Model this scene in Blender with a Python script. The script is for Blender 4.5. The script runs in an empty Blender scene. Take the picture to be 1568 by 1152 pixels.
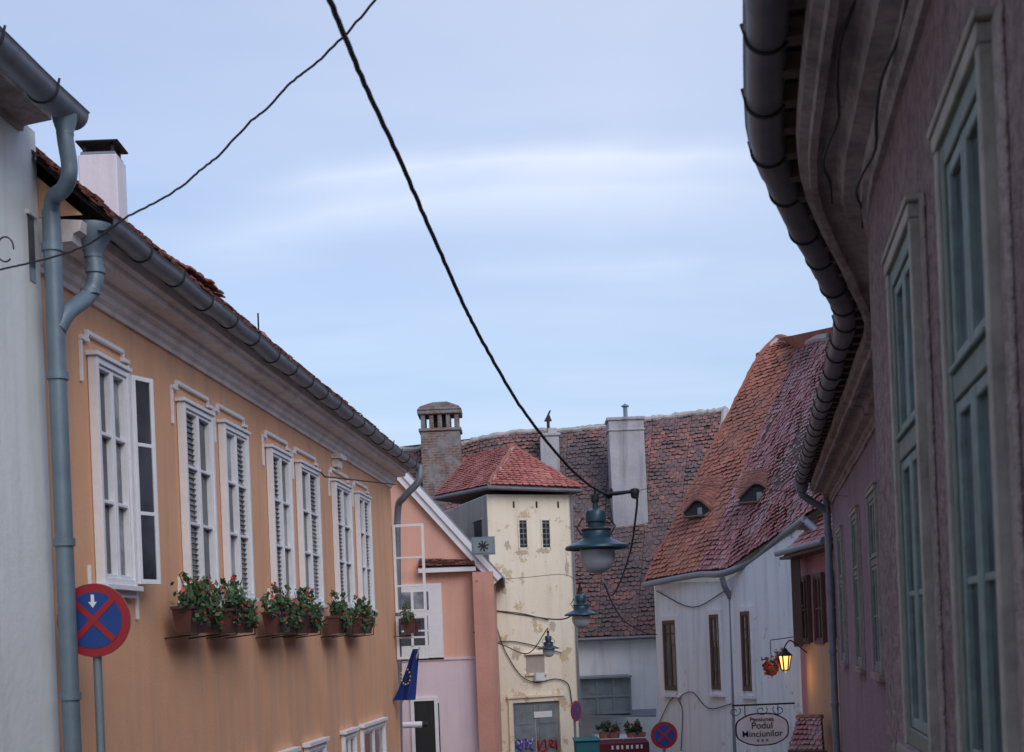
import bpy, bmesh, math, random
from mathutils import Vector, Matrix
random.seed(7)
R=random.random
def U(a,b): return a+(b-a)*R()

# ------------------------------------------------------------ image pixel helpers
# px, py are image pixel coordinates; they are back-projected into metric positions
# by intersecting them with estimated facade planes (or at an estimated depth).
F=2178.0; PX=784.0; PY=980.0; RHO=0.04; E=1.7
def pixel_ray(px,py):
    dx=px-PX; dy=PY-py; c=math.cos(RHO); s=math.sin(RHO)
    return ((dx*c+dy*s)/F,(-dx*s+dy*c)/F)
def P(px,py,Y):
    u,v=pixel_ray(px,py); return Vector((u*Y,Y,E+v*Y))

class Wall:
    def __init__(s,p0,p1):
        s.o=Vector((p0[0],p0[1],0)); d=Vector((p1[0]-p0[0],p1[1]-p0[1],0))
        s.L=d.length; s.d=d.normalized(); n=Vector((s.d.y,-s.d.x,0))
        m=s.o+s.d*s.L*0.5
        if n.dot(-m)<0: n=-n
        s.n=n
    def pt(s,a,z,out=0): return s.o+s.d*a+s.n*out+Vector((0,0,z))
    def hit(s,px,py,out=0):
        u,v=pixel_ray(px,py); r=Vector((u,1,0))
        o=s.o+s.n*out
        t=o.dot(s.n)/r.dot(s.n)
        p=r*t
        return ((p-s.o).dot(s.d), E+v*t)

# ------------------------------------------------------------ mesh builder
class MB:
    def __init__(s): s.v=[];s.f=[];s.m=[];s.t=[];s.mats=[]
    def mi(s,mat):
        if mat not in s.mats: s.mats.append(mat)
        return s.mats.index(mat)
    def add(s,vs,fs,mat,tint=None):
        b=len(s.v); s.v+= [tuple(v) for v in vs]; k=s.mi(mat)
        for f in fs:
            s.f.append([b+i for i in f]); s.m.append(k); s.t.append(0.5 if tint is None else tint)
    def hexa(s,c,mat,tint=None):
        s.add(c,[(0,3,2,1),(4,5,6,7),(0,1,5,4),(1,2,6,5),(2,3,7,6),(3,0,4,7)],mat,tint)
    def box(s,x0,x1,y0,y1,z0,z1,mat):
        s.hexa([(x0,y0,z0),(x1,y0,z0),(x1,y1,z0),(x0,y1,z0),(x0,y0,z1),(x1,y0,z1),(x1,y1,z1),(x0,y1,z1)],mat)
    def wbox(s,W,a0,a1,z0,z1,o0,o1,mat):
        if a0>a1:a0,a1=a1,a0
        s.hexa([W.pt(a0,z0,o1),W.pt(a1,z0,o1),W.pt(a1,z0,o0),W.pt(a0,z0,o0),
                W.pt(a0,z1,o1),W.pt(a1,z1,o1),W.pt(a1,z1,o0),W.pt(a0,z1,o0)],mat)
    def fbox(s,o,X,Y,Z,a,b,c,mat,tint=None):
        pts=[]
        for z in c:
            for (x,y) in ((a[0],b[0]),(a[1],b[0]),(a[1],b[1]),(a[0],b[1])):
                pts.append(o+X*x+Y*y+Z*z)
        s.hexa(pts,mat,tint)
    def prism(s,pts,ext,mat):
        n=len(pts); ext=Vector(ext); a=[Vector(p) for p in pts]; b=[p+ext for p in a]
        fs=[tuple(range(n)),tuple(range(2*n-1,n-1,-1))]+[(i,(i+1)%n,(i+1)%n+n,i+n) for i in range(n)]
        s.add(a+b,fs,mat)
    def tube(s,path,r,mat,n=10,caps=True):
        path=[Vector(p) for p in path]; N=len(path)
        rs=r if isinstance(r,(list,tuple)) else [r]*N
        vs=[];up=None
        for i,p in enumerate(path):
            t=(path[min(i+1,N-1)]-path[max(i-1,0)]).normalized()
            if up is None:
                up=Vector((0,0,1)) if abs(t.z)<0.9 else Vector((1,0,0))
            a=t.cross(up).normalized(); b=a.cross(t).normalized(); up=b
            for k in range(n):
                q=2*math.pi*k/n; vs.append(p+(a*math.cos(q)+b*math.sin(q))*rs[i])
        fs=[]
        for i in range(N-1):
            for k in range(n):
                fs.append((i*n+k,i*n+(k+1)%n,(i+1)*n+(k+1)%n,(i+1)*n+k))
        if caps: fs.append(tuple(range(n-1,-1,-1))); fs.append(tuple((N-1)*n+k for k in range(n)))
        s.add(vs,fs,mat)
    def lathe(s,c,prof,mat,n=28,sc=1.0):
        c=Vector(c); vs=[]
        for r,z in prof:
            for k in range(n):
                q=2*math.pi*k/n; vs.append(c+Vector((math.cos(q)*r*sc,math.sin(q)*r*sc,z*sc)))
        fs=[(i*n+k,i*n+(k+1)%n,(i+1)*n+(k+1)%n,(i+1)*n+k) for i in range(len(prof)-1) for k in range(n)]
        s.add(vs,fs,mat)
    def disc(s,c,X,Z,nrm,r0,r1,th,mat,n=48):
        c=Vector(c); vs=[];fs=[]
        for k in range(n):
            q=2*math.pi*k/n; d=X*math.cos(q)+Z*math.sin(q)
            vs+= [c+d*r0+nrm*th,c+d*r1+nrm*th,c+d*r1,c+d*r0]
        for k in range(n):
            a=4*k;b=4*((k+1)%n)
            fs+=[(a,a+1,b+1,b),(a+1,a+2,b+2,b+1),(a+2,a+3,b+3,b+2)]
        s.add(vs,fs,mat)

def finish(mb,name,parent=None,smooth=False,bevel=0):
    me=bpy.data.meshes.new(name); me.from_pydata(mb.v,[],mb.f)
    for m in mb.mats: me.materials.append(m)
    me.polygons.foreach_set('material_index',mb.m)
    ca=me.color_attributes.new('tint','FLOAT_COLOR','CORNER')
    arr=[]
    for p,t in zip(me.polygons,mb.t):
        arr+= [t,t,t,1.0]*p.loop_total
    ca.data.foreach_set('color',arr)
    me.update()
    bm=bmesh.new(); bm.from_mesh(me)
    if len(bm.faces)<30000: bmesh.ops.recalc_face_normals(bm,faces=bm.faces)
    bm.to_mesh(me); bm.free()
    if smooth:
        for p in me.polygons: p.use_smooth=True
        try: me.set_sharp_from_angle(angle=math.radians(40))
        except Exception: pass
    ob=bpy.data.objects.new(name,me); bpy.context.scene.collection.objects.link(ob)
    if parent: ob.parent=parent
    if bevel:
        b=ob.modifiers.new('bevel','BEVEL'); b.width=bevel; b.segments=1; b.limit_method='ANGLE'
    return ob
def empty(name):
    e=bpy.data.objects.new(name,None); bpy.context.scene.collection.objects.link(e); e.empty_display_size=0.3
    return e

def offs(path,side):
    N=len(path);out=[]
    def nn(i):
        dx=path[i+1][0]-path[i][0]; dy=path[i+1][1]-path[i][1]; l=math.hypot(dx,dy)
        return Vector((dy/l*side,-dx/l*side,0))
    for i in range(N):
        if i==0:n=nn(0)
        elif i==N-1:n=nn(N-2)
        else:
            a=nn(i-1);b=nn(i);n=(a+b).normalized();n=n/max(0.5,n.dot(a))
        out.append(n)
    return out
def sweep(mb,path,side,prof,mat,zoff=None,closed=False,caps=False):
    ns=offs(path,side);vs=[];m=len(prof)
    for i,p in enumerate(path):
        zo=zoff[i] if zoff else 0
        for (o,z) in prof:
            vs.append(Vector((p[0],p[1],0))+ns[i]*o+Vector((0,0,z+zo)))
    fs=[]
    for i in range(len(path)-1):
        for k in range(m if closed else m-1):
            k2=(k+1)%m
            fs.append((i*m+k,i*m+k2,(i+1)*m+k2,(i+1)*m+k))
    if caps: fs.append(tuple(range(m))); fs.append(tuple((len(path)-1)*m+k for k in range(m)))
    mb.add(vs,fs,mat)
def resample(path,step):
    out=[path[0]]
    for a,b in zip(path,path[1:]):
        l=math.hypot(b[0]-a[0],b[1]-a[1]); n=max(1,int(l/step))
        for k in range(1,n+1): out.append((a[0]+(b[0]-a[0])*k/n,a[1]+(b[1]-a[1])*k/n))
    return out
def smoothpath(path,it=4):
    for _ in range(it):
        path=[path[0]]+[((a[0]+2*b[0]+c[0])/4,(a[1]+2*b[1]+c[1])/4) for a,b,c in zip(path,path[1:],path[2:])]+[path[-1]]
    return path
def catmull(pts,n=8):
    pts=[Vector(p) for p in pts]; q=[pts[0]*2-pts[1]]+pts+[pts[-1]*2-pts[-2]];out=[]
    for i in range(1,len(q)-2):
        for k in range(n):
            t=k/n;a,b,c,d=q[i-1],q[i],q[i+1],q[i+2]
            out.append(0.5*((2*b)+(c-a)*t+(2*a-5*b+4*c-d)*t*t+(-a+3*b-3*c+d)*t**3))
    out.append(pts[-1]); return out

def gutter(mb,path,side,o,z,r,mat,dark,wob=0.0,spike=.03,ring=0.7):
    pr=[(o+r*math.cos(a),z+r*math.sin(a)) for a in [math.pi+math.pi*k/12 for k in range(13)]]
    pr=pr+[(o+r+0.012,z+0.012),(o+r,z+0.02)]
    zo=[wob*math.sin(i*1.3)+wob*.6*math.sin(i*.51+1) for i in range(len(path))]
    sweep(mb,path,side,pr,mat,zo)
    inn=[(o+(r-.008)*math.cos(a),z+(r-.008)*math.sin(a)) for a in [math.pi+math.pi*k/12 for k in range(13)]]
    sweep(mb,path,side,inn,mat,zo)
    ns=offs(path,side); acc=0;cnt=0
    for i in range(1,len(path)-1):
        acc+=math.hypot(path[i][0]-path[i-1][0],path[i][1]-path[i-1][1])
        if acc<ring: continue
        acc=U(-0.05,0.05);cnt+=1
        b=Vector((path[i][0],path[i][1],zo[i]))
        rr=r+0.005; pts=[b+ns[i]*(o-rr-0.15)+Vector((0,0,z+0.08))]
        for k in range(13):
            a=math.pi+math.pi*k/12; pts.append(b+ns[i]*(o+rr*math.cos(a))+Vector((0,0,z+rr*math.sin(a))))
        pts.append(b+ns[i]*(o+rr+0.012)+Vector((0,0,z+spike+U(0,.025))))
        mb.tube(pts,0.009,dark,6)
        if cnt%3==0:
            q=i+1 if i+1<len(path) else i
            sweep(mb,path[i:q+1],side,[(o+(r+.006)*math.cos(a),z+(r+.006)*math.sin(a)) for a in [math.pi+math.pi*k/12 for k in range(13)]],mat,zo[i:q+1])

def tiles(mb,A,B,C,D,tw,th,mat,base,jit=1.0,miss=0.0,lift=0.035):
    A,B,C,D=[Vector(p) for p in (A,B,C,D)]
    nrm=(B-A).cross(D-A)
    if nrm.length<1e-6: nrm=(B-A).cross(C-A)
    nrm.normalize()
    if nrm.z<0:nrm=-nrm
    rows=max(2,int(max((D-A).length,(C-B).length)/th))
    for j in range(rows):
        t=j/rows;t2=min(1.0,(j+1.25)/rows)
        l0=A.lerp(D,t);r0=B.lerp(C,t);l1=A.lerp(D,t2);r1=B.lerp(C,t2)
        w=(r0-l0).length
        n=max(1,int(round(w/tw)))
        off=0.5 if j%2 else 0.0
        sag=math.sin(j*.37)*.012*jit
        k=-off
        while k<n-0.01:
            a=max(0,k)/n;b=min(n,k+1)/n;k+=1
            if b-a<1e-3 or R()<miss: continue
            g=0.03/n
            p0=l0.lerp(r0,a+g);p1=l0.lerp(r0,b-g);q0=l1.lerp(r1,a+g);q1=l1.lerp(r1,b-g)
            up=(q0-p0); upn=up.normalized()*th
            h=nrm*(lift+U(-.008,.012)*jit); h2=nrm*(0.008)
            sk=(p1-p0)*U(-.05,.05)*jit; dn=upn*U(-.06,.06)*jit+Vector((0,0,sag*math.sin(k*.45+j*.2)))
            c=[p0+upn*.28+h+dn,p0.lerp(p1,.2)+upn*.07+h+sk+dn,p0.lerp(p1,.5)+h+sk+dn,p0.lerp(p1,.8)+upn*.07+h+sk+dn,p1+upn*.28+h+dn,q1+h2,q0+h2]
            lo=[v-nrm*0.018 for v in c[:5]]
            vs=c+lo
            mb.add(vs,[(0,1,2,3,4,5,6),(0,7,8,1),(1,8,9,2),(2,9,10,3),(3,10,11,4)],mat,R())
    mb.add([A-nrm*.02,B-nrm*.02,C-nrm*.02,D-nrm*.02],[(0,1,2,3)],base)

# ------------------------------------------------------------ materials
def newmat(name):
    m=bpy.data.materials.new(name); m.use_nodes=True; nt=m.node_tree
    return m,nt,nt.nodes['Principled BSDF']
def col(c): return (c[0],c[1],c[2],1)
def noise(nt,scale,detail=6,vec=None,rough=.6):
    n=nt.nodes.new('ShaderNodeTexNoise'); n.inputs['Scale'].default_value=scale;n.inputs['Detail'].default_value=min(detail,5)
    n.inputs['Roughness'].default_value=rough
    if vec: nt.links.new(vec,n.inputs['Vector'])
    return n.outputs['Fac']
def ramp(nt,src,a,b):
    n=nt.nodes.new('ShaderNodeMapRange');n.inputs[1].default_value=a;n.inputs[2].default_value=b
    nt.links.new(src,n.inputs[0]); return n.outputs[0]
def mix(nt,f,a,b):
    n=nt.nodes.new('ShaderNodeMix');n.data_type='RGBA'
    if isinstance(f,(int,float)): n.inputs[0].default_value=f
    else: nt.links.new(f,n.inputs[0])
    for i,x in ((6,a),(7,b)):
        if isinstance(x,tuple): n.inputs[i].default_value=col(x)
        else: nt.links.new(x,n.inputs[i])
    return n.outputs[2]
def mul(nt,a,b):
    n=nt.nodes.new('ShaderNodeMath');n.operation='MULTIPLY'
    nt.links.new(a,n.inputs[0])
    if isinstance(b,(int,float)): n.inputs[1].default_value=b
    else: nt.links.new(b,n.inputs[1])
    return n.outputs[0]
def objvec(nt,scale=None):
    t=nt.nodes.new('ShaderNodeTexCoord')
    if scale is None: return t.outputs['Object']
    m=nt.nodes.new('ShaderNodeMapping');m.inputs['Scale'].default_value=scale
    nt.links.new(t.outputs['Object'],m.inputs[0]);return m.outputs[0]
def bump(nt,bs,src,strength,dist=.02):
    b=nt.nodes.new('ShaderNodeBump');b.inputs['Strength'].default_value=strength;b.inputs['Distance'].default_value=dist
    nt.links.new(src,b.inputs['Height']);nt.links.new(b.outputs[0],bs.inputs['Normal'])
def stucco(name,base,dark,stain,bs_scale=25,bs_str=.4,patch=.5,streak=.5,rough=.9,peel=None,peelthr=(.58,.64),bdist=.02,speck=0):
    m,nt,bs=newmat(name);v=objvec(nt)
    f1=ramp(nt,noise(nt,.9,8,v,.65),.38,.7)
    c=mix(nt,mul(nt,f1,patch),base,dark)
    vs=objvec(nt,(2.2,2.2,.22))
    f2=ramp(nt,noise(nt,1.6,6,vs,.6),.47,.72)
    c=mix(nt,mul(nt,f2,streak),c,stain)
    f4=ramp(nt,noise(nt,7,5,v,.7),.3,.8)
    c=mix(nt,mul(nt,f4,.25),c,dark)
    if speck:
        f5=ramp(nt,noise(nt,bs_scale*1.3,4,v,.75),.44,.60)
        c=mix(nt,mul(nt,f5,speck),c,tuple(x*.42 for x in dark))
    if peel:
        f3=ramp(nt,noise(nt,1.9,10,v,.72),peelthr[0],peelthr[1]); c=mix(nt,f3,c,peel)
    nt.links.new(c,bs.inputs['Base Color']);bs.inputs['Roughness'].default_value=rough
    bump(nt,bs,noise(nt,bs_scale,6,v,.7),bs_str,bdist)
    return m
def plain(name,c,rough=.6,metal=0,var=.25,bmp=.1,scale=6,c2=None):
    m,nt,bs=newmat(name);v=objvec(nt)
    d=c2 if c2 else tuple(x*.55 for x in c)
    f=ramp(nt,noise(nt,scale,7,v,.7),.35,.75)
    nt.links.new(mix(nt,mul(nt,f,var*2 if var<.5 else 1.0),c,d),bs.inputs['Base Color'])
    bs.inputs['Roughness'].default_value=rough;bs.inputs['Metallic'].default_value=metal
    if bmp: bump(nt,bs,noise(nt,scale*6,4,v),bmp,.01)
    return m
def rooftile(name,c1,c2,c3,lich,lichamt=.5,thr=(.5,.68),sc=.5,spots=.5,dk=.45):
    m,nt,bs=newmat(name);v=objvec(nt)
    a=nt.nodes.new('ShaderNodeAttribute');a.attribute_name='tint'
    cr=nt.nodes.new('ShaderNodeValToRGB');cr.color_ramp.elements[0].color=col(c1);cr.color_ramp.elements[1].color=col(c3)
    e=cr.color_ramp.elements.new(.5);e.color=col(c2)
    nt.links.new(a.outputs['Fac'],cr.inputs[0])
    f=ramp(nt,noise(nt,sc,9,v,.75),thr[0],thr[1])
    c=mix(nt,mul(nt,f,lichamt),cr.outputs[0],lich)
    f2=ramp(nt,noise(nt,4,5,v,.75),.45,.7);c=mix(nt,mul(nt,f2,dk),c,tuple(x*.35 for x in c2))
    f3=ramp(nt,noise(nt,11,3,v,.7),.62,.70);c=mix(nt,mul(nt,f3,spots),c,(.42,.40,.37))
    nt.links.new(c,bs.inputs['Base Color']);bs.inputs['Roughness'].default_value=.88
    bump(nt,bs,noise(nt,40,4,v),.25,.01)
    return m
def leafmat(name,c1,c2):
    m,nt,bs=newmat(name)
    a=nt.nodes.new('ShaderNodeAttribute');a.attribute_name='tint'
    nt.links.new(mix(nt,a.outputs['Fac'],c1,c2),bs.inputs['Base Color']);bs.inputs['Roughness'].default_value=.6
    return m
def glass(name,c,c2,rough=.08,sc=1.3):
    m,nt,bs=newmat(name);v=objvec(nt)
    f=ramp(nt,noise(nt,sc,4,v,.5),.42,.62)
    nt.links.new(mix(nt,f,c,c2),bs.inputs['Base Color']);bs.inputs['Roughness'].default_value=rough
    bs.inputs['IOR'].default_value=1.5
    bump(nt,bs,noise(nt,3,2,v),.08,.02)
    return m

M_orange=stucco('orange_plaster',(.82,.46,.27),(.72,.375,.205),(.47,.33,.25),30,.3,.6,.5)
M_cream_trim=stucco('cornice_plaster',(.90,.84,.80),(.72,.65,.61),(.44,.39,.37),30,.3,.6,.5)
M_white=plain('white_window_paint',(.84,.85,.88),.5,0,.18,.1,9,(.58,.59,.61))
M_slat=plain('pane_slat',(.36,.34,.34),.6,0,.2,0,9)  # grey for the thin slats laid over some panes
M_glassd=glass('window_glass_dark',(.025,.03,.04),(.08,.09,.11))
M_glassl=glass('window_glass_curtain',(.10,.12,.14),(.36,.38,.41),.12,2.5)
M_whitewall=stucco('pale_green_plaster',(.87,.91,.89),(.74,.78,.76),(.52,.54,.49),12,.35,.5,.4)
M_zinc=plain('zinc_gutter',(.21,.235,.28),.5,.4,.3,.1,5,(.33,.36,.40))
M_pipe=plain('downpipe_metal',(.19,.26,.31),.5,.3,.3,.1,4,(.10,.13,.16))
M_gutdark=plain('gutter_dark',(.13,.125,.15),.5,.3,.3,.15,4,(.24,.235,.26))
M_iron=plain('dark_iron',(.025,.027,.03),.6,.3,.2,.1)
M_cable=plain('cable_rubber',(.03,.028,.038),.7,0,.2,.2,20)
M_stone=stucco('rough_purple_stucco',(.56,.375,.365),(.38,.245,.24),(.22,.15,.145),13,1.0,.6,.4,.95,None,(.58,.64),.12,.6)
M_stone2=stucco('purple_plaster',(.42,.295,.34),(.31,.21,.25),(.17,.125,.15),18,.8,.6,.5,.9,None,(.58,.64),.04,.4)
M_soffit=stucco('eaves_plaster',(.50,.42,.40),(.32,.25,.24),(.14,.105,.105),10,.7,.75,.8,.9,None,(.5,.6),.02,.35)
M_band=stucco('window_band_plaster',(.60,.47,.43),(.44,.33,.30),(.25,.19,.175),13,1.0,.6,.5,.95,None,(.58,.64),.08,.45)
M_beige=plain('weathered_beige_moulding',(.46,.40,.345),.75,0,.45,.5,6,(.22,.195,.165))
M_greenf=plain('grey_green_frame_paint',(.115,.165,.135),.6,0,.45,.4,6,(.25,.23,.19))
M_sash=plain('weathered_sash_paint',(.24,.30,.28),.6,0,.45,.3,9,(.13,.145,.13))
M_glassr=glass('street_window_glass',(.03,.035,.045),(.14,.165,.19),.05,1.8)
M_roofO=rooftile('brown_red_tiles',(.24,.09,.065),(.32,.13,.095),(.16,.08,.07),(.14,.12,.11))
M_roofD=rooftile('weathered_dark_tiles',(.27,.125,.115),(.15,.10,.105),(.39,.16,.13),(.105,.095,.10),.8,(.42,.58),.45,.75,.6)
M_roofR=rooftile('orange_red_tiles',(.46,.18,.12),(.36,.13,.09),(.52,.22,.15),(.22,.13,.11),.65,(.48,.66),.55,.5,.5)
M_roofP=rooftile('pink_red_tiles',(.42,.155,.15),(.32,.13,.13),(.52,.25,.25),(.44,.34,.36),.75,(.48,.62),.7,.8,.55)
M_roofT=rooftile('tower_tiles',(.48,.165,.14),(.39,.13,.11),(.55,.21,.175),(.26,.145,.13),.5,(.5,.68),.5,.4,.35)
M_under=plain('roof_batten_dark',(.07,.05,.042),.9,0)
M_mortar=stucco('ridge_mortar',(.48,.45,.44),(.3,.27,.26),(.2,.18,.17),14,.8)
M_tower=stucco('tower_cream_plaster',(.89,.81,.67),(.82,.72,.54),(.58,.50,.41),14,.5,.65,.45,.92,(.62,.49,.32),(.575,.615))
M_towershade=stucco('tower_shade_plaster',(.42,.37,.33),(.32,.28,.25),(.22,.19,.17),14,.5)  # tower plaster with the left side's shade put into its colour
M_expose=stucco('exposed_render',(.60,.50,.38),(.46,.38,.30),(.34,.28,.24),14,.5)
M_peach=stucco('peach_plaster',(.76,.44,.34),(.66,.36,.28),(.46,.29,.24),20,.3)
M_coral=stucco('coral_plaster',(.64,.34,.265),(.52,.26,.20),(.36,.22,.19),18,.5,.7,.6)
M_lilac=stucco('lilac_plaster',(.76,.63,.69),(.66,.54,.60),(.46,.38,.43),20,.3)
M_bluewhite=stucco('bluish_white_plaster',(.86,.93,.95),(.75,.82,.85),(.50,.52,.53),14,.5,.6,.5,.9,(.46,.45,.44),(.63,.68))
M_backwhite=stucco('back_white_plaster',(.88,.88,.93),(.74,.74,.78),(.52,.51,.52),12,.4,.6,.5)
M_pink=stucco('pink_plaster',(.50,.22,.26),(.40,.17,.21),(.25,.13,.14),16,.6)
M_ochre=stucco('ochre_plaster',(.54,.34,.22),(.44,.27,.18),(.3,.19,.14),16,.5)
M_brown=plain('brown_wood',(.12,.065,.05),.6,0,.3,.3,12)
M_chplaster=stucco('chimney_plaster',(.46,.45,.48),(.31,.30,.33),(.17,.16,.17),7,.8,.85,.9)
M_chwhite=stucco('chimney_white',(.78,.75,.82),(.66,.63,.69),(.48,.45,.48),14,.3)
M_teal=plain('lamp_teal_enamel',(.03,.075,.105),.35,.2,.25,.05,8)
M_globe=plain('lamp_glass_globe',(.52,.57,.62),.25,0,.15,0)
M_red=plain('sign_red',(.36,.014,.022),.45,0,.2,0,3)
M_blue=plain('sign_blue',(.010,.055,.26),.45,0,.2,0,3)
M_signw=plain('sign_white',(.80,.81,.85),.4,0,.12,0)
M_grey=plain('grey_steel',(.24,.29,.32),.5,.3,.25,.1)
M_greyd=plain('grey_door_metal',(.24,.28,.31),.55,.1,.4,.25,3,(.11,.12,.13))
M_pot=plain('planter_brown_plastic',(.12,.045,.04),.6,0,.3,.1)
M_leaf=leafmat('geranium_leaf',(.02,.06,.025),(.10,.18,.075))
M_redfl=leafmat('geranium_flower',(.50,.012,.02),(.80,.05,.06))
M_pinkfl=leafmat('pink_flower',(.65,.02,.07),(.85,.15,.2))
M_flag=plain('flag_cloth_blue',(.01,.04,.22),.8,0,.2,0)
M_gold=plain('flag_star_gold',(.8,.55,.03),.6,0,.1,0)
M_asphalt=plain('asphalt',(.05,.05,.055),.9,0,.3,.5,3)
M_pave=plain('pavement_stone',(.24,.22,.21),.9,0,.3,.5,3)
M_soil=plain('ground_earth',(.12,.13,.08),.95,0,.3,.5,1)
M_kerb=plain('kerb_stone',(.3,.29,.28),.9,0,.3,.4,5)
M_tealbin=plain('teal_plastic',(.02,.15,.19),.5,0,.2,.05)
M_awn=plain('maroon_awning',(.13,.012,.03),.8,0,.2,.1)
M_purple=plain('graffiti_purple',(.10,.06,.40),.6,0,.1,0)
def brick(name):
    m,nt,bs=newmat(name)
    b=nt.nodes.new('ShaderNodeTexBrick');b.inputs['Color1'].default_value=(.27,.13,.10,1);b.inputs['Color2'].default_value=(.16,.10,.085,1)
    b.inputs['Mortar'].default_value=(.27,.25,.24,1);b.inputs['Scale'].default_value=1;b.inputs['Brick Width'].default_value=.26;b.inputs['Row Height'].default_value=.085;b.inputs['Mortar Size'].default_value=.012
    t=nt.nodes.new('ShaderNodeTexCoord');s=nt.nodes.new('ShaderNodeSeparateXYZ');nt.links.new(t.outputs['Object'],s.inputs[0])
    ad=nt.nodes.new('ShaderNodeMath');nt.links.new(s.outputs[0],ad.inputs[0]);nt.links.new(s.outputs[1],ad.inputs[1])
    c=nt.nodes.new('ShaderNodeCombineXYZ');nt.links.new(ad.outputs[0],c.inputs[0]);nt.links.new(s.outputs[2],c.inputs[1]);nt.links.new(c.outputs[0],b.inputs['Vector'])
    f=ramp(nt,noise(nt,1.8,8,t.outputs['Object'],.7),.45,.54)
    cc=mix(nt,f,b.outputs['Color'],(.25,.235,.23))
    f2=ramp(nt,noise(nt,6,5,t.outputs['Object'],.7),.4,.7)
    nt.links.new(mix(nt,mul(nt,f2,.6),cc,(.06,.05,.05)),bs.inputs['Base Color']);bs.inputs['Roughness'].default_value=.9
    bump(nt,bs,b.outputs['Fac'],-.5)
    return m
M_brick=brick('old_brick')

# ------------------------------------------------------------ generic parts
def casement(mb,W,s0,s1,z0,z1,fr,gl,cols=2,rows=(.34,.67),fw=.07,o0=.01,o1=.10,gl2=None,sw=.036,slat=None):
    mb.wbox(W,s0,s0+fw,z0,z1,o0,o1,fr);mb.wbox(W,s1-fw,s1,z0,z1,o0,o1,fr)
    mb.wbox(W,s0+fw,s1-fw,z1-fw,z1,o0,o1-.003,fr);mb.wbox(W,s0+fw,s1-fw,z0,z0+fw,o0,o1-.003,fr)
    a0=s0+fw;a1=s1-fw;b0=z0+fw;b1=z1-fw;cw=(a1-a0)/cols
    for c in range(cols):
        l=a0+c*cw+.006;r=a0+(c+1)*cw-.006
        mb.wbox(W,l,l+sw,b0,b1,o0,o1-.02,fr);mb.wbox(W,r-sw,r,b0,b1,o0,o1-.02,fr)
        mb.wbox(W,l+sw,r-sw,b0,b0+sw,o0,o1-.023,fr);mb.wbox(W,l+sw,r-sw,b1-sw,b1,o0,o1-.023,fr)
        for q in rows:
            z=b0+(b1-b0)*q; mb.wbox(W,l+sw,r-sw,z-.016,z+.016,o0,o1-.028,fr)
        zs=[b0+sw]+[b0+(b1-b0)*q for q in rows]+[b1-sw]
        for za,zb in zip(zs,zs[1:]):
            g=gl2 if (gl2 and R()<.3) else gl
            mb.wbox(W,l+sw,r-sw,za,zb,o0-.03,o0+U(.002,.008),g)
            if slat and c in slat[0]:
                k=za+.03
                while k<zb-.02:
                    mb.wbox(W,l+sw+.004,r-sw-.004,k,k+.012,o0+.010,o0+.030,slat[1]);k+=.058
def leaf(mb,hinge,dirv,w,z0,z1,fr,gl,rows=(.34,.67),th=.035,fw=.055):
    X=Vector(dirv).normalized();Z=Vector((0,0,1));N=X.cross(Z);o=Vector((hinge.x,hinge.y,0))
    mb.fbox(o,X,N,Z,(0,fw),(-th/2,th/2),(z0,z1),fr);mb.fbox(o,X,N,Z,(w-fw,w),(-th/2,th/2),(z0,z1),fr)
    mb.fbox(o,X,N,Z,(fw,w-fw),(-th/2+.002,th/2-.002),(z0,z0+fw),fr);mb.fbox(o,X,N,Z,(fw,w-fw),(-th/2+.002,th/2-.002),(z1-fw,z1),fr)
    for q in rows:
        z=z0+(z1-z0)*q;mb.fbox(o,X,N,Z,(fw,w-fw),(-th/2+.006,th/2-.006),(z-.018,z+.018),fr)
    if gl: mb.fbox(o,X,N,Z,(fw,w-fw),(-.004,.004),(z0+fw,z1-fw),gl)
def foliage(mb,c,rx,ry,rz,n,mat,flm=None,nf=0,axis=Vector((1,0,0)),size=.045):
    ay=Vector((-axis.y,axis.x,0))
    blobs=[(U(-.85,.85),U(-.4,.4),U(-.5,.6),U(.22,.5)) for _ in range(9)]
    for k in range(n+nf):
        b=random.choice(blobs)
        x=b[0]+random.gauss(0,.5)*b[3];y=b[1]+random.gauss(0,.6)*b[3];z=b[2]+random.gauss(0,.75)*b[3]
        p=Vector(c)+axis*x*rx+ay*y*ry+Vector((0,0,z*rz))
        s=size*U(.6,1.4) if k<n else size*U(.6,1.05)
        a=Vector((U(-1,1),U(-1,1),U(-.6,1))).normalized();t=a.cross(Vector((U(-1,1),U(-1,1),U(-1,1)))).normalized();q=a.cross(t)
        m=mat if k<n else flm
        mb.add([p-t*s,p-q*s*.6+a*s*.15,p+t*s*.3-q*s*.5,p+t*s,p+t*s*.3+q*s*.5,p+q*s*.6-a*s*.1],[(0,1,2,3,4,5)],m,min(1,max(0,.3+z*.4+U(-.25,.35))))

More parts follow.
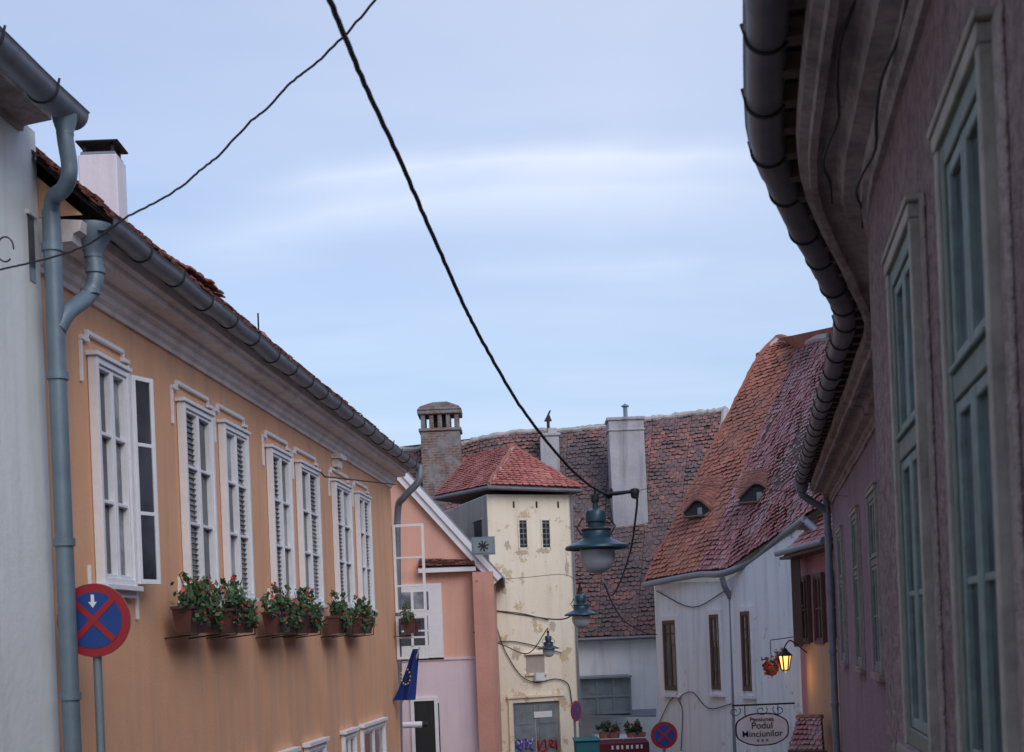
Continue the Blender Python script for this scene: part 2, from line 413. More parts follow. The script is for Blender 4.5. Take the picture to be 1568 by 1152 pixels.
# ============================================================ GROUND
g=MB()
prof=[(-900,0.0),(-2,0.0),(0,0.0),(45,-3.6),(120,-3.9),(1500,-4)]
vs=[];fs=[]
for y,z in prof: vs+=[(-1200,y,z),(1200,y,z)]
for i in range(len(prof)-1): fs.append((2*i,2*i+1,2*i+3,2*i+2))
g.add(vs,fs,M_soil);finish(g,'ground')
def gz(y): return 0 if y<0 else (-.08*y if y<45 else -3.6-(y-45)*.004)
def strip(name,lx,rx,ys,dz,mat,kerb=0):
    b=MB();vs=[];fs=[]
    for y in ys: vs+=[(lx(y),y,gz(y)+dz),(rx(y),y,gz(y)+dz)]
    for i in range(len(ys)-1): fs.append((2*i,2*i+1,2*i+3,2*i+2))
    b.add(vs,fs,mat)
    if kerb:
        for i in range(len(ys)-1):
            f=rx if kerb>0 else lx
            p=[(f(ys[i]),ys[i]),(f(ys[i+1]),ys[i+1])]
            b.add([(p[0][0],p[0][1],gz(ys[i])),(p[1][0],p[1][1],gz(ys[i+1])),(p[1][0],p[1][1],gz(ys[i+1])+dz),(p[0][0],p[0][1],gz(ys[i])+dz)],[(0,1,2,3)],M_kerb)
    finish(b,name)
ys=[-20,-10,0,10,20,30,36]
strip('road',lambda y:-3.4+.083*y,lambda y:.1+.12*y,ys,.006,M_asphalt)
strip('pavement',lambda y:-4.6+.083*y,lambda y:-3.4+.083*y,ys,.13,M_pave,1)
strip('pavement',lambda y:.1+.12*y,lambda y:.9+.17*y,ys,.13,M_pave,-1)

# ============================================================ ORANGE HOUSE
oh=empty('orange_townhouse')
WL=Wall((-4.6,0),(-4.6+.083*40,40))
L=lambda y:y/WL.d.y
s_start=L(11.35); s_end=WL.hit(606,950)[0]
b=MB();b.wbox(WL,s_start,s_end,-4,E+3.5,-7,0,M_orange);finish(b,'walls',oh)
b=MB()
wz0,wz1=E+.63,E+2.6
wins=[(140,205),(274,331),(336,384),(408,448),(452,490),(506,538),(541,567)]
wspan=[]
for i,(a,c) in enumerate(wins):
    s0=WL.hit(a,740,0)[0];s1=WL.hit(c,740,.09)[0];wspan.append((s0,s1))
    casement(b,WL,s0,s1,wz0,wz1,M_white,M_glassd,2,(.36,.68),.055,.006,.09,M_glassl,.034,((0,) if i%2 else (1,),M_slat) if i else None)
    b.wbox(WL,s0-.04,s1+.04,wz0-.05,wz0-.003,0,.13,M_white)
    b.wbox(WL,s0-.02,s1+.02,wz0-.11,wz0-.053,0,.07,M_white)
    b.wbox(WL,s0-.03,s1+.03,wz1+.003,wz1+.04,0,.11,M_white)
    e0,e1=s0-.13,s1+.13
    b.wbox(WL,e0+.12,e1-.12,wz1+.18,wz1+.22,0,.04,M_white)
    for q0,q1 in ((e0-.05,e0+.12),(e1-.12,e1+.05)):
        b.wbox(WL,q0,q1,wz1+.11,wz1+.15,0,.04,M_white)
    b.wbox(WL,e0+.09,e0+.12,wz1+.152,wz1+.22,0,.037,M_white);b.wbox(WL,e1-.12,e1-.09,wz1+.152,wz1+.22,0,.037,M_white)
    for q in (e0-.05,e1+.02):
        b.wbox(WL,q,q+.03,wz1-.25,wz1+.107,0,.03,M_white)
        b.wbox(WL,q,q+.03,wz0-.3,wz0+.15,0,.03,M_white)
s0,s1=wspan[0]
leaf(b,WL.pt(s1,0,.10),WL.d*1.0+WL.n*.40,.29,wz0+.02,wz1-.02,M_white,M_glassd,(.34,.67),.035,.045)
leaf(b,WL.pt(s_end-.1,0,.02),WL.n,.62,E+.62,E+2.35,M_white,None,(.3,.62))
leaf(b,WL.pt(s_end-.12,0,.02),WL.n,.62,E-.3,E+.55,M_white,None,(.5,))
for a,c in ((372,398),(420,452),(464,498),(522,545),(551,590)):
    s0=WL.hit(a,1140,.0)[0];s1=WL.hit(c,1125,.05)[0]
    zt=E-1.38
    casement(b,WL,s0,s1,zt-1.2,zt,M_white,M_glassd,2,(.5,),.08,.006,.07,M_glassl)
    b.wbox(WL,s0-.06,s1+.06,zt+.003,zt+.06,0,.11,M_white)
finish(b,'windows',oh,bevel=.004)
hp=[(-4.6+.083*y,y) for y in (11.3,16,22,s_end*WL.d.y)]
b=MB()
pr=[(0,3.08),(.03,3.08),(.035,3.12),(.07,3.15),(.08,3.20),(.13,3.225),(.145,3.29),(.30,3.30),(.315,3.36),(.37,3.38),(.39,3.46),(.0,3.5)]
sweep(b,hp,1,[(o,z+E) for o,z in pr],M_cream_trim,closed=True,caps=True)
b.wbox(WL,s_end-5.6,s_end-5.2,E+2.98,E+3.05,0,.16,M_cream_trim);b.wbox(WL,s_end-5.55,s_end-5.25,E+2.85,E+2.977,0,.10,M_cream_trim)
finish(b,'cornice',oh)
b=MB();gp=smoothpath(resample([(-4.6+.083*y,y) for y in (11.45,28.2)],.3),2)
gutter(b,gp,1,.50,E+3.50,.10,M_zinc,M_iron,.010,.04)
finish(b,'gutter',oh,True)
b=MB()
zz=.892;ez=3.61
def rp(y,o,z): return Vector((-4.6+.083*y,y,z))+WL.n*o
segs=[11.2,13,15.2,17.3,19.5,21.5,24,26,28.1]
rj=[0,.03,-.02,.035,-.03,.02,.04,-.03,.0]
for k,(a,c) in enumerate(zip(segs,segs[1:])):
    tiles(b,rp(a,.44,E+ez+rj[k]*.5),rp(c,.44,E+ez+rj[k+1]*.5),rp(c,-3.4,E+ez+3.84*zz+rj[k+1]*1.5),rp(a,-3.4,E+ez+3.84*zz+rj[k]*1.5),.19,.16,M_roofO,M_under,2)
b.add([rp(11.2,-3.4,E+ez+3.8*zz),rp(28.1,-3.4,E+ez+3.8*zz),rp(28.1,-7.3,E+3.5),rp(11.2,-7.3,E+3.5)],[(0,1,2,3)],M_roofO)
b.add([rp(28.05,.4,E+3.5),rp(28.05,-3.4,E+ez+3.75*zz),rp(28.05,-7.2,E+3.5)],[(0,1,2)],M_orange)
b.add([rp(11.3,.4,E+3.5),rp(11.3,-3.4,E+ez+3.75*zz),rp(11.3,-7.2,E+3.5)],[(0,1,2)],M_orange)
finish(b,'roof',oh)
# low tile-covered eyebrow vent, ragged courses
b=MB()
d0=P(246,402,17.0);d1=P(330,446,19.3)
ax=(d1-d0);dz=ax.z;ax.z=0;Ld=ax.length;ax.normalize();wn=-WL.n
o=d0.copy();Z0=Vector((0,0,1))
N_=15
for r_ in range(4):
    for k in range(N_):
        q=(k+(.5 if r_%2 else 0))/(N_-1)
        if q>1: continue
        hh=.15*math.sin(math.pi*min(1,q*.75+.2))**.7
        zt=hh+dz*q+.055*r_-.06*(r_==0)+U(-.02,.025)
        b.fbox(o+wn*(.2*r_)+wn*U(-.03,.03),ax,(wn+Z0*.28).normalized(),Vector((0,0,1)),(Ld*q-.085,Ld*q+.075),(-.14,.16),(zt-.022,zt),M_roofO,R())
pts=[o+ax*(Ld*q)+Z0*(.15*math.sin(math.pi*min(1,q*.75+.2))**.7+dz*q-.07)+wn*.1 for q in [k/10 for k in range(11)]]
b.prism([o+wn*.1-Z0*.5]+pts+[o+ax*Ld+wn*.1+Z0*(dz-.5)],wn*.8,M_under)
finish(b,'eyebrow_dormer',oh)
b=MB();q=P(396,505,19.0);b.tube([q-Vector((0,0,.8)),q+Vector((0,0,.22))],.012,M_iron,6);b.lathe(q+Vector((0,0,-.1)),[(0,.1),(.08,.06),(.12,0),(.12,-.5)],M_roofO,12)
finish(b,'roof_vent',oh)
b=MB();b.tube([WL.pt(*WL.hit(490,722,.05),.05),WL.pt(*WL.hit(497,730,.4),.4),WL.pt(*WL.hit(605,742,.35),.35)],.012,M_iron,6)
finish(b,'cable_bracket',oh)
b=MB();b.tube(catmull([P(644,712,28.0),P(640,738,28.0),P(618,762,28.1),P(609,785,28.3),P(609,900,28.35),P(612,1200,28.4)],6),.07,M_zinc,12)
finish(b,'downpipe_far_end',oh,True)
b=MB()
c=P(141,350,11.55)
b.lathe(c,[(.0,.0),(.17,.02),(.17,-.04),(.12,-.12),(.075,-.2),(.075,-.24)],M_pipe,16)
b.tube(catmull([c+Vector((0,0,-.2)),P(146,425,11.55),P(136,452,11.5),P(104,478,11.2),P(88,505,11.1)],7),.068,M_pipe,14)
for p in (P(146,415,11.55),P(138,447,11.5)): b.lathe(p,[(.068,-.02),(.08,-.02),(.08,.02),(.068,.02)],M_pipe,14)
finish(b,'rain_hopper',oh,True)
ch=empty('white_chimney');b=MB()
p=P(120,260,16);q=P(179,260,16)
zt=P(150,236,16).z
b.box(p.x,q.x,16,16.4,zt-1.7,zt,M_chwhite)
for xx in (p.x+.06,q.x-.06):
    for yy in (16.06,16.34): b.box(xx-.02,xx+.02,yy-.02,yy+.02,zt,zt+.13,M_iron)
b.box(p.x-.02,q.x+.03,15.97,16.43,zt+.13,zt+.155,M_iron);b.box(p.x+.02,q.x-.02,16.02,16.38,zt+.002,zt+.04,M_zinc)
finish(b,'shaft_and_cap',ch,bevel=.01)

# flower boxes
fb=[(294,350,0),(354,398,0),(426,460,0),(465,512,0),(520,552,0),(554,590,0),(607,640,1)]
for a,c,e in fb:
    em=empty('flower_box');b=MB()
    if e: s0=s_end-.45;s1=s_end+.35
    else:
        s0=WL.hit(a,950,.32)[0];s1=WL.hit(c,950,.2)[0]
    zt=E+.43;zb=E+.2
    if s1-s0>1.0: s1=s0+1.0
    sl=.03
    o0,o1=.12,.32
    if e:o0,o1=.2,.42
    pts=[WL.pt(s0+sl,zb,o1-sl),WL.pt(s1-sl,zb,o1-sl),WL.pt(s1-sl,zb,o0+sl),WL.pt(s0+sl,zb,o0+sl),WL.pt(s0,zt,o1),WL.pt(s1,zt,o1),WL.pt(s1,zt,o0),WL.pt(s0,zt,o0)]
    b.hexa(pts,M_pot)
    b.wbox(WL,s0-.015,s1+.015,zt+.001,zt+.03,o0-.01,o1+.015,M_pot)
    for s in (s0+.12,s1-.12):
        b.tube([WL.pt(s,zb-.05,0),WL.pt(s,zb-.02,o1+.02),WL.pt(s,zt+.04,o1+.025)],.009,M_iron,6)
    finish(b,'planter',em)
    b=MB();m=(s0+s1)/2
    foliage(b,WL.pt(m,zt+.08,.26),(s1-s0)*.6,.16,.17,520,M_leaf,M_redfl,50,WL.d,.034)
    foliage(b,WL.pt(m,zt-.06,.35),(s1-s0)*.55,.07,.15,180,M_leaf,M_redfl,24,WL.d,.032)
    for _ in range(10):
        s=U(s0,s1);q=WL.pt(s,zt,.23);h=U(.18,.38)
        b.tube([q,q+Vector((U(-.05,.05),U(-.05,.05),h*.6)),q+Vector((U(-.1,.1),U(-.1,.1),h))],.005,M_leaf,4)
        foliage(b,q+Vector((0,0,h)),.05,.05,.04,10,M_leaf,M_redfl,6 if R()<.5 else 0,WL.d,.028)
    finish(b,'geraniums',em)

# ============================================================ NEAR WHITE HOUSE
wh=empty('whitewashed_house')
b=MB();WN=Wall((-4.60,0),(-4.60+.083*20,20))
ywe=WN.hit(62,600)[0]
b.wbox(WN,.5,ywe,-2,E+4.18,-6,.04,M_whitewall)
s0,z0=WN.hit(38,430);s1,z1=WN.hit(43,335)
finish(b,'walls',wh)
b=MB();b.wbox(WN,s0,s1,z0,z1,.035,.046,M_glassd)
b.wbox(WN,s0-.03,s1+.03,z1,z1+.03,.03,.07,M_whitewall)
finish(b,'slit_window',wh)
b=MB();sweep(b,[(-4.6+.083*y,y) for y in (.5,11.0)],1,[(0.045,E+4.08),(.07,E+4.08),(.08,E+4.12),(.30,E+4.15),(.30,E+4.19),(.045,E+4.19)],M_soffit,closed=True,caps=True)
finish(b,'eaves',wh)
b=MB();gp=resample([(-4.6+.083*y,y) for y in (.5,11.0)],.3)
gutter(b,gp,1,.48,E+4.17,.115,M_zinc,M_iron,.004)
ge=Vector((-4.6+.083*11.0,11.0,E+4.17))+WL.n*.48
b.add([ge+WL.n*(.115*math.cos(math.pi+math.pi*k/12))+Vector((0,0,.115*math.sin(math.pi+math.pi*k/12))) for k in range(13)],[tuple(range(13))],M_zinc)
finish(b,'gutter',wh,True)
b=MB()
tiles(b,rp(.5,.42,E+4.24),rp(11.0,.42,E+4.24),rp(11.0,-3.3,E+7.0),rp(.5,-3.3,E+7.0),.19,.16,M_roofO,M_under,1.2)
b.prism([rp(11.0,.0,E+4.1),rp(11.0,-3.3,E+6.9),rp(11.0,-6.1,E+4.1)],(0,-.2,0),M_whitewall)
b.add([rp(.5,-3.3,E+7.0),rp(11.0,-3.3,E+7.0),rp(11.0,-6.3,E+4.1),rp(.5,-6.3,E+4.1)],[(0,1,2,3)],M_roofO)
finish(b,'roof',wh)
b=MB()
g1_=Vector((-4.6+.083*10.8,10.8,E+4.09))+WL.n*.48
c=[g1_,g1_-Vector((0,0,.16)),P(106,250,10.8),P(105,272,10.82),P(97,290,10.9),P(82,303,11.05),P(78,330,11.1)]
b.tube(catmull(c,7),.062,M_pipe,14)
b.lathe(g1_,[(.095,.02),(.09,-.03),(.066,-.11),(.066,-.14)],M_pipe,14)
top=P(78,322,11.1);b.tube([top,Vector((top.x,top.y,-1.2))],.07,M_pipe,16)
for z in (E+3.2,E+2.2,E+.9,E-.3,E-.8): b.lathe((top.x,top.y,z),[(.07,-.03),(.085,-.03),(.085,.03),(.07,.03)],M_pipe,16)
finish(b,'downpipe',wh,True)
b=MB();ring=[P(8+13*math.cos(t),382-19*math.sin(t),10.2) for t in [k*.45 for k in range(13)]]
b.tube(catmull(ring,3),.006,M_cable,6);finish(b,'cable_coil',wh)

# ============================================================ RIGHT STUCCO TOWNHOUSE
rt=empty('stucco_townhouse')
RW=[(.69+.165*-4,-4.0),(1.88,7.2),(3.25,11.1),(5.48,24.0)]
W1=Wall(RW[0],RW[1]);W1.n=Vector((-W1.d.y,W1.d.x,0))
W2=Wall(RW[1],RW[2]);W2.n=Vector((-W2.d.y,W2.d.x,0))
W3=Wall(RW[2],RW[3]);W3.n=Vector((-W3.d.y,W3.d.x,0))
b=MB()
b.wbox(W1,0,W1.L,-1.5,E+2.5,-6,0,M_stone)
b.wbox(W2,0,W2.L,-2,E+2.49,-5,0,M_stone)
b.wbox(W3,-.1,W3.L,-4,E+2.48,-5.5,0,M_stone2)
finish(b,'walls',rt)
path=smoothpath(resample(RW,.35),3)
b=MB()
pr=[(0,2.06),(.025,2.06),(.03,2.10),(.055,2.115),(.06,2.17),(.14,2.18),(.15,2.25),(.17,2.27),(.26,2.275),(.265,2.245),(.30,2.245),(.305,2.30),(.35,2.31),(.36,2.40),(0,2.45)]
zo_=[.008*math.sin(i*.7)+.006*math.sin(i*1.9) for i in range(len(path))]
sweep(b,path,-1,[(o,z+E) for o,z in pr],M_soffit,zo_,closed=True,caps=True)
finish(b,'cornice',rt)
b=MB();ns_=offs(path,-1)
for i in range(2,len(path)-1):
    p=Vector((path[i][0],path[i][1],E+2.40));d=Vector((-ns_[i].y,ns_[i].x,0)).normalized()
    b.fbox(p,ns_[i].normalized(),d,Vector((0,0,1)),(.30,.50),(-.05,.05),(0.02,.10),M_brown)
sweep(b,path,-1,[(.30,E+2.505),(.56,E+2.53),(.56,E+2.555),(.30,E+2.53)],M_brown,None,closed=True)
finish(b,'rafter_ends',rt)
b=MB();gutter(b,path[8:-1],-1,.50,E+2.47,.088,M_gutdark,M_iron,.014,.04,.5)
finish(b,'gutter',rt,True)
b=MB()
ns=offs(RW,-1)
for i in range(3):
    A=Vector((*RW[i],E+2.56))+ns[i]*.46;B=Vector((*RW[i+1],E+2.56))+ns[i+1]*.46
    C=Vector((*RW[i+1],E+5.6))-ns[i+1]*3.3;D=Vector((*RW[i],E+5.6))-ns[i]*3.3
    tiles(b,A,B,C,D,.2,.17,M_roofO,M_under,1.3)
    b.add([D,C,Vector((*RW[i+1],E+2.6))-ns[i+1]*7,Vector((*RW[i],E+2.6))-ns[i]*7],[(0,1,2,3)],M_roofO)
finish(b,'roof',rt)
b=MB();b2=MB()
def rwin(W,s0,s1,z0,z1):
    mo=M_beige
    b2.wbox(W,s0-.12,s0-.002,z0-.05,z1+.0,0,.012,M_band);b2.wbox(W,s1+.002,s1+.12,z0-.05,z1+.0,0,.012,M_band)
    b.wbox(W,s0,s0+.055,z0,z1-.055,0,.045,mo);b.wbox(W,s1-.055,s1,z0,z1-.055,0,.045,mo)
    b.wbox(W,s0,s1,z1-.053,z1,0,.05,mo);b.wbox(W,s0-.03,s1+.03,z1+.002,z1+.025,0,.06,mo)
    b2.wbox(W,s0-.05,s1+.05,z0-.08,z0-.003,0,.07,M_band)
    a0=s0+.057;a1=s1-.057;c0=z0+.0;c1=z1-.055
    b.wbox(W,a0,a0+.06,c0,c1,0,.034,M_greenf);b.wbox(W,a1-.06,a1,c0,c1,0,.034,M_greenf)
    b.wbox(W,a0+.06,a1-.06,c1-.07,c1,0,.032,M_greenf);b.wbox(W,a0+.06,a1-.06,c0,c0+.07,0,.032,M_greenf)
    zt=z0+(z1-z0)*.60
    b.wbox(W,a0+.062,a1-.062,zt-.04,zt+.04,0,.030,M_greenf);b.wbox(W,a0+.063,a1-.063,zt+.042,zt+.06,0,.045,M_sash)
    m=(a0+a1)/2
    for lo,hi,rows in ((c0+.073,zt-.043,(.5,)),(zt+.063,c1-.073,())):
        for l,r in ((a0+.063,m-.004),(m+.004,a1-.063)):
            sw=.042
            b.wbox(W,l,l+sw,lo,hi,0,.024,M_sash);b.wbox(W,r-sw,r,lo,hi,0,.024,M_sash)
            b.wbox(W,l+sw,r-sw,lo,lo+sw,0,.022,M_sash);b.wbox(W,l+sw,r-sw,hi-sw,hi,0,.022,M_sash)
            for q in rows: b.wbox(W,l+sw,r-sw,lo+(hi-lo)*q-.012,lo+(hi-lo)*q+.012,0,.018,M_sash)
            b.wbox(W,l+sw,r-sw,lo+sw,hi-sw,-.01,.004+U(0,.004),M_glassr)
S1=lambda y:(y-RW[0][1])/W1.d.y
for y0,y1 in ((3.60,4.46),(5.13,6.0),(2.05,2.95),(.5,1.4)):
    rwin(W1,S1(y0),S1(y1),E-.50,E+1.52)
def S3(px,py): return W3.hit(px,py)[0]
for a,c in ((1352,1334),(1322,1307),(1299,1282)):
    s0=S3(a,870);s1=S3(c,870)
    m=(s0+s1)/2;h=min(.55,abs(s1-s0)/2)
    rwin(W3,m-h,m+h,E-.52,E+1.5)
finish(b,'windows',rt,bevel=.004);finish(b2,'window_surrounds',rt,bevel=.004)
b=MB()
for zz_,oo in ((2.12,.07),(2.27,.22)):
    pts=[]
    for i,p in enumerate(path[10:34]):
        pts.append(Vector((p[0],p[1],0))+ns_[i+10]*(oo+.02*math.sin(i*1.9))+Vector((0,0,E+zz_-.03+.03*math.sin(i*.9))))
    b.tube(catmull(pts,3),.007,M_cable,6)
finish(b,'eaves_cables',rt)
b=MB()
e=W3.pt(W3.L-.4,E+2.42,.50)
c=[e,e+Vector((0,0,-.18)),W3.pt(W3.L-.3,E+2.12,.35),W3.pt(W3.L-.2,E+1.95,.12),W3.pt(W3.L-.2,E+1.7,.09),W3.pt(W3.L-.2,-2.0,.09)]
b.lathe(e,[(0,.05),(.13,.05),(.12,-.06),(.08,-.16)],M_zinc,14)
b.tube(catmull(c,6),.06,M_zinc,12)
for z in (E+1.6,E+.6,E-.4,E-1.3):
    q=W3.pt(W3.L-.2,z,.09);b.lathe(q,[(.06,-.03),(.075,-.03),(.075,.03),(.06,.03)],M_zinc,12)
finish(b,'downpipe',rt,True)

# ============================================================ PINK HOUSE
ph=empty('pink_house')
WP=Wall((5.72,24.05),(5.66,28.0));WP.n=Vector((-1,-.015,0)).normalized()
b=MB()
zt=P(1240,838,26).z
b.wbox(WP,0,3.95,-4,zt,-4,0,M_pink)
b.wbox(WP,0.0,3.2,-4,P(1240,985,26).z,0,.05,M_ochre)
finish(b,'walls',ph)
b=MB()
tiles(b,WP.pt(0,zt-.05,.3),WP.pt(3.9,zt-.05,.3),WP.pt(3.9,zt+3.2,-3),WP.pt(0,zt+3.2,-3),.19,.16,M_roofP,M_under)
b.wbox(WP,0,3.9,zt-.12,zt-.07,0,.35,M_brown)
b.tube([WP.pt(0,zt-.02,.4),WP.pt(3.9,zt+.0,.4)],.055,M_zinc,10)
finish(b,'roof',ph)
b=MB()
for k in range(3):
    s=.5+k*1.15
    casement(b,WP,s,s+.7,E-.3,E+1.0,M_brown,M_glassd,2,(.5,),.07,.01,.08)
for k in range(9): 
    b.tube([WP.pt(2.7+.09*k,E-.35,.22),WP.pt(2.7+.09*k,E+1.35,.22)],.014,M_brown,6)
for z in (E-.3,E+.4,E+1.3): b.wbox(WP,2.62,3.5,z,z+.04,.18,.215,M_brown)
finish(b,'windows_and_grille',ph)
cn=empty('tiled_porch_canopy');b=MB()
A=P(1208,1150,25.6);B=P(1262,1150,24.4);C=P(1258,1098,25.3);D=P(1222,1098,26.2)
tiles(b,A,B,C,D,.17,.14,M_roofP,M_under,1.5)
b.tube([A,B],.03,M_brown,6);b.tube([D,C],.05,M_roofR,8);b.tube([A,WP.pt(2.0,A.z-.4,.02)],.03,M_brown,6);b.tube([B,WP.pt(.6,B.z-.4,.02)],.03,M_brown,6)
finish(b,'canopy',cn)

# ============================================================ WHITE-BLUE HOUSE WITH EYE DORMERS
ey=empty('white_house_with_eyebrow_dormers')
E1=P(1003,893,36);E2=P(1112,890,32);E3=P(1218,812,28.0)
WA=Wall((E1.x,E1.y),(E2.x,E2.y));WB=Wall((E2.x,E2.y),(E3.x,E3.y))
for w in (WA,WB):
    if w.n.x>0: w.n=-w.n
b=MB()
def poly_wall(W,zl,zr,th=.4):
    b.prism([W.pt(0,-5,0),W.pt(W.L,-5,0),W.pt(W.L,zr,0),W.pt(0,zl,0)],-W.n*th,M_bluewhite)
poly_wall(WA,E1.z,E2.z);poly_wall(WB,E2.z,E3.z)
b.prism([Vector((E1.x,E1.y,-5)),Vector((E1.x+4.5,E1.y+2.2,-5)),Vector((E1.x+4.5,E1.y+2.2,E1.z+.6)),Vector((E1.x,E1.y,E1.z))],(0,.3,0),M_bluewhite)
finish(b,'walls',ey)
b=MB()
F1=P(988,889,35.9);Fm=P(1070,875,33.3);F2=P(1112,872,31.7);F3=P(1228,795,27.6)
Ra=P(1190,519,38);Rb=P(1228,524,37.2);R2=P(1275,508,33.6)
Rk=P(1161,546,37.6)
R3=Rb+(R2-Rb)*2.0
tiles(b,F1,Fm,Rb,Rk,.18,.155,M_roofR,M_under,1.5)
tiles(b,Rk,Rb,Rb+Vector((.02,.02,.03)),Ra,.18,.155,M_roofR,M_under,1.2)
G3=F3+(F3-F2)*.35
tiles(b,Fm,F2,R2.lerp(Rb,.75),Rb,.18,.155,M_roofP,M_under,2)
tiles(b,F2,G3,R3,R2.lerp(Rb,.75),.18,.155,M_roofP,M_under,2)
bk=Vector((4,5,-6.2))
b.add([Ra,R3,R3+Vector((5,2,-6)),Ra+bk],[(0,1,2,3)],M_roofR)
b.add([F1,Rk,Ra,Ra+bk],[(0,1,2,3)],M_mortar)
finish(b,'roof',ey)
b=MB()
def bumpy(p,q,r,n=26):
    return [p.lerp(q,k/n)+Vector((U(-.02,.02),0,U(-.02,.03))) for k in range(n+1)]
b.tube(bumpy(F1,Rk,.06,50),.05,M_roofR,8);b.tube(bumpy(Rk,Ra,.09,6),.08,M_roofR,8);b.tube(bumpy(Ra,Rb,.09,8),.11,M_roofR,8);b.tube(bumpy(Rb,R3,.09,26),.11,M_roofR,8)
pm=[Rk.lerp(Ra,.5)]+[Ra.lerp(Rb,k/8)+Vector((0,-.10,-.10+U(-.04,.04))) for k in range(9)]+[Rb.lerp(R3,k/14)+Vector((-.1,-.1,-.10+U(-.04,.04))) for k in range(1,8)]
b.tube(pm,[U(.05,.12) for _ in pm],M_mortar,8)
b.tube(bumpy(Fm.lerp(Rb,.3)+Vector((0,0,.03)),Rb,.04,40),.04,M_roofP,7)
finish(b,'ridge_tiles',ey,True)
def eyebrow(c,xd,slope_up,w,h,nm,tm):
    b=MB();Z=Vector((0,0,1));n=18
    xd=xd.normalized()
    fwd=xd.cross(Z); 
    if fwd.y>0: fwd=-fwd
    up=slope_up.normalized()
    def pf(t): return h*(0.5+0.5*math.cos(math.pi*t))
    rows=9
    def S(t,q): return c+xd*t*w+up*q*1.2+Z*(pf(t)*(1-q)**1.2)+fwd*(.10*(1-q)*(1-t*t))
    for j in range(rows):
        q0=j/rows;q1=(j+1.2)/rows
        q1=min(q1,1)
        for k in range(n):
            o_=.5/n if j%2 else 0
            t0=-1+2*k/n+o_;t1=t0+2/n-.01
            t1=min(t1,1)
            a,d,e_,f_=S(t0,q0),S(t1,q0),S(t1,q1),S(t0,q1)
            l=Z*.045*(1 if j else 1.2)
            b.hexa([a+l-Z*.02,d+l-Z*.02,e_,f_,a+l+U(-.01,.01)*Z,d+l+U(-.01,.01)*Z,e_+Z*.015,f_+Z*.015],tm,R())
    def arc(sc_,off,dz_): return [c+xd*(t*w*sc_)+Z*max(-.02,pf(t*sc_)+dz_)+fwd*off for t in [-1+2*k/14 for k in range(15)]]
    top=arc(.72,.03,.02)
    pts2=[c-xd*w*.72-Z*.10+fwd*.05]+top+[c+xd*w*.72-Z*.10+fwd*.05]
    b.add(pts2,[tuple(range(len(pts2)))],M_iron)  # dark sheet painted in for the shade inside the opening
    lip=arc(.74,.10,-.0)
    b.tube(lip,.028,M_brown,6);b.tube([c-xd*w*.72-Z*.06+fwd*.12,c+xd*w*.72-Z*.06+fwd*.12],.03,M_brown,6)
    b.fbox(c+xd*.05,xd,fwd,Z,(-.06,.06),(.04,.07),(-.02,h*.45),M_greyd)
    finish(b,nm,ey)
nA=(Fm-F1).cross(Rk-F1).normalized();
if nA.z<0:nA=-nA
nB=(F3-F2).cross(R2-F2).normalized()
if nB.z<0:nB=-nB
def onplane(px,py,p0,n):
    u,v=pixel_ray(px,py);r=Vector((u,1,v));o=Vector((0,0,E));t=(p0-o).dot(n)/r.dot(n);return o+r*t
c1=onplane(1071,788,F1,nA);c2=onplane(1162,766,F2,nB)
upA=((Rb+Rk)/2-(F1+Fm)/2).normalized();upB=((R2+Rb)/2-(F2+F3)/2).normalized()
M_eyeR=rooftile('eyebrow_tiles',(.30,.12,.09),(.24,.095,.075),(.35,.15,.12),(.18,.11,.10),.6)
eyebrow(c1+nA*.02,Vector((1,-.5,0)),upA,.50,.34,'eyebrow_dormer_a',M_eyeR)
eyebrow(c2+nB*.02,Vector((1,-.5,0)),upB,.58,.36,'eyebrow_dormer_b',M_eyeR)
b=MB()
gpts=[F1+Vector((-.05,-.05,-.12)),Fm+Vector((-.08,-.08,-.09)),F2+Vector((-.12,-.12,-.1)),P(1150,860,30.6),P(1190,827,29),P(1232,795,27.4)]
gg=catmull(gpts,6)
b.tube(gg,.075,M_zinc,10)
b.tube(catmull([P(1106,885,31.6),P(1110,900,31.65),P(1118,915,31.8),P(1121,940,31.85),P(1128,1200,31.85)],6),.065,M_zinc,10)
b.tube(catmull([P(1236,800,27.3),P(1250,812,26.8),P(1262,820,26.4)],4),.07,M_zinc,10)
for pts in ([(1043,1150),(1045,1090),(1040,1070),(1060,1060),(1085,1085),(1120,1078)],[(1008,1110),(1025,1075),(1040,1060)],[(1005,905),(1060,930),(1110,905)]):
    b.tube(catmull([WA.pt(*WA.hit(x,y,.04),.04) for x,y in pts],5),.012,M_iron,6)
finish(b,'gutters_and_pipes',ey,True)
b=MB()
for W,a,c,t,bt in ((WA,1018,1038,950,1057),(WA,1090,1105,941,1056),(WB,1138,1153,936,1058)):
    s0=W.hit(a,1000)[0];s1=W.hit(c,1000)[0];z1=W.hit((a+c)/2,t)[1];z0=W.hit((a+c)/2,bt)[1]
    if s0>s1:s0,s1=s1,s0
    b.wbox(W,s0-.10,s0,z0-.1,z1+.1,0,.05,M_signw);b.wbox(W,s1,s1+.10,z0-.1,z1+.1,0,.05,M_signw)
    b.wbox(W,s0,s1,z1,z1+.1,0,.047,M_signw);b.wbox(W,s0-.12,s1+.12,z0-.16,z0-.1,0,.1,M_signw)
    casement(b,W,s0,s1,z0,z1,M_brown,M_glassd,2,(.66,),.08,.005,.045,M_glassl)
finish(b,'windows',ey)

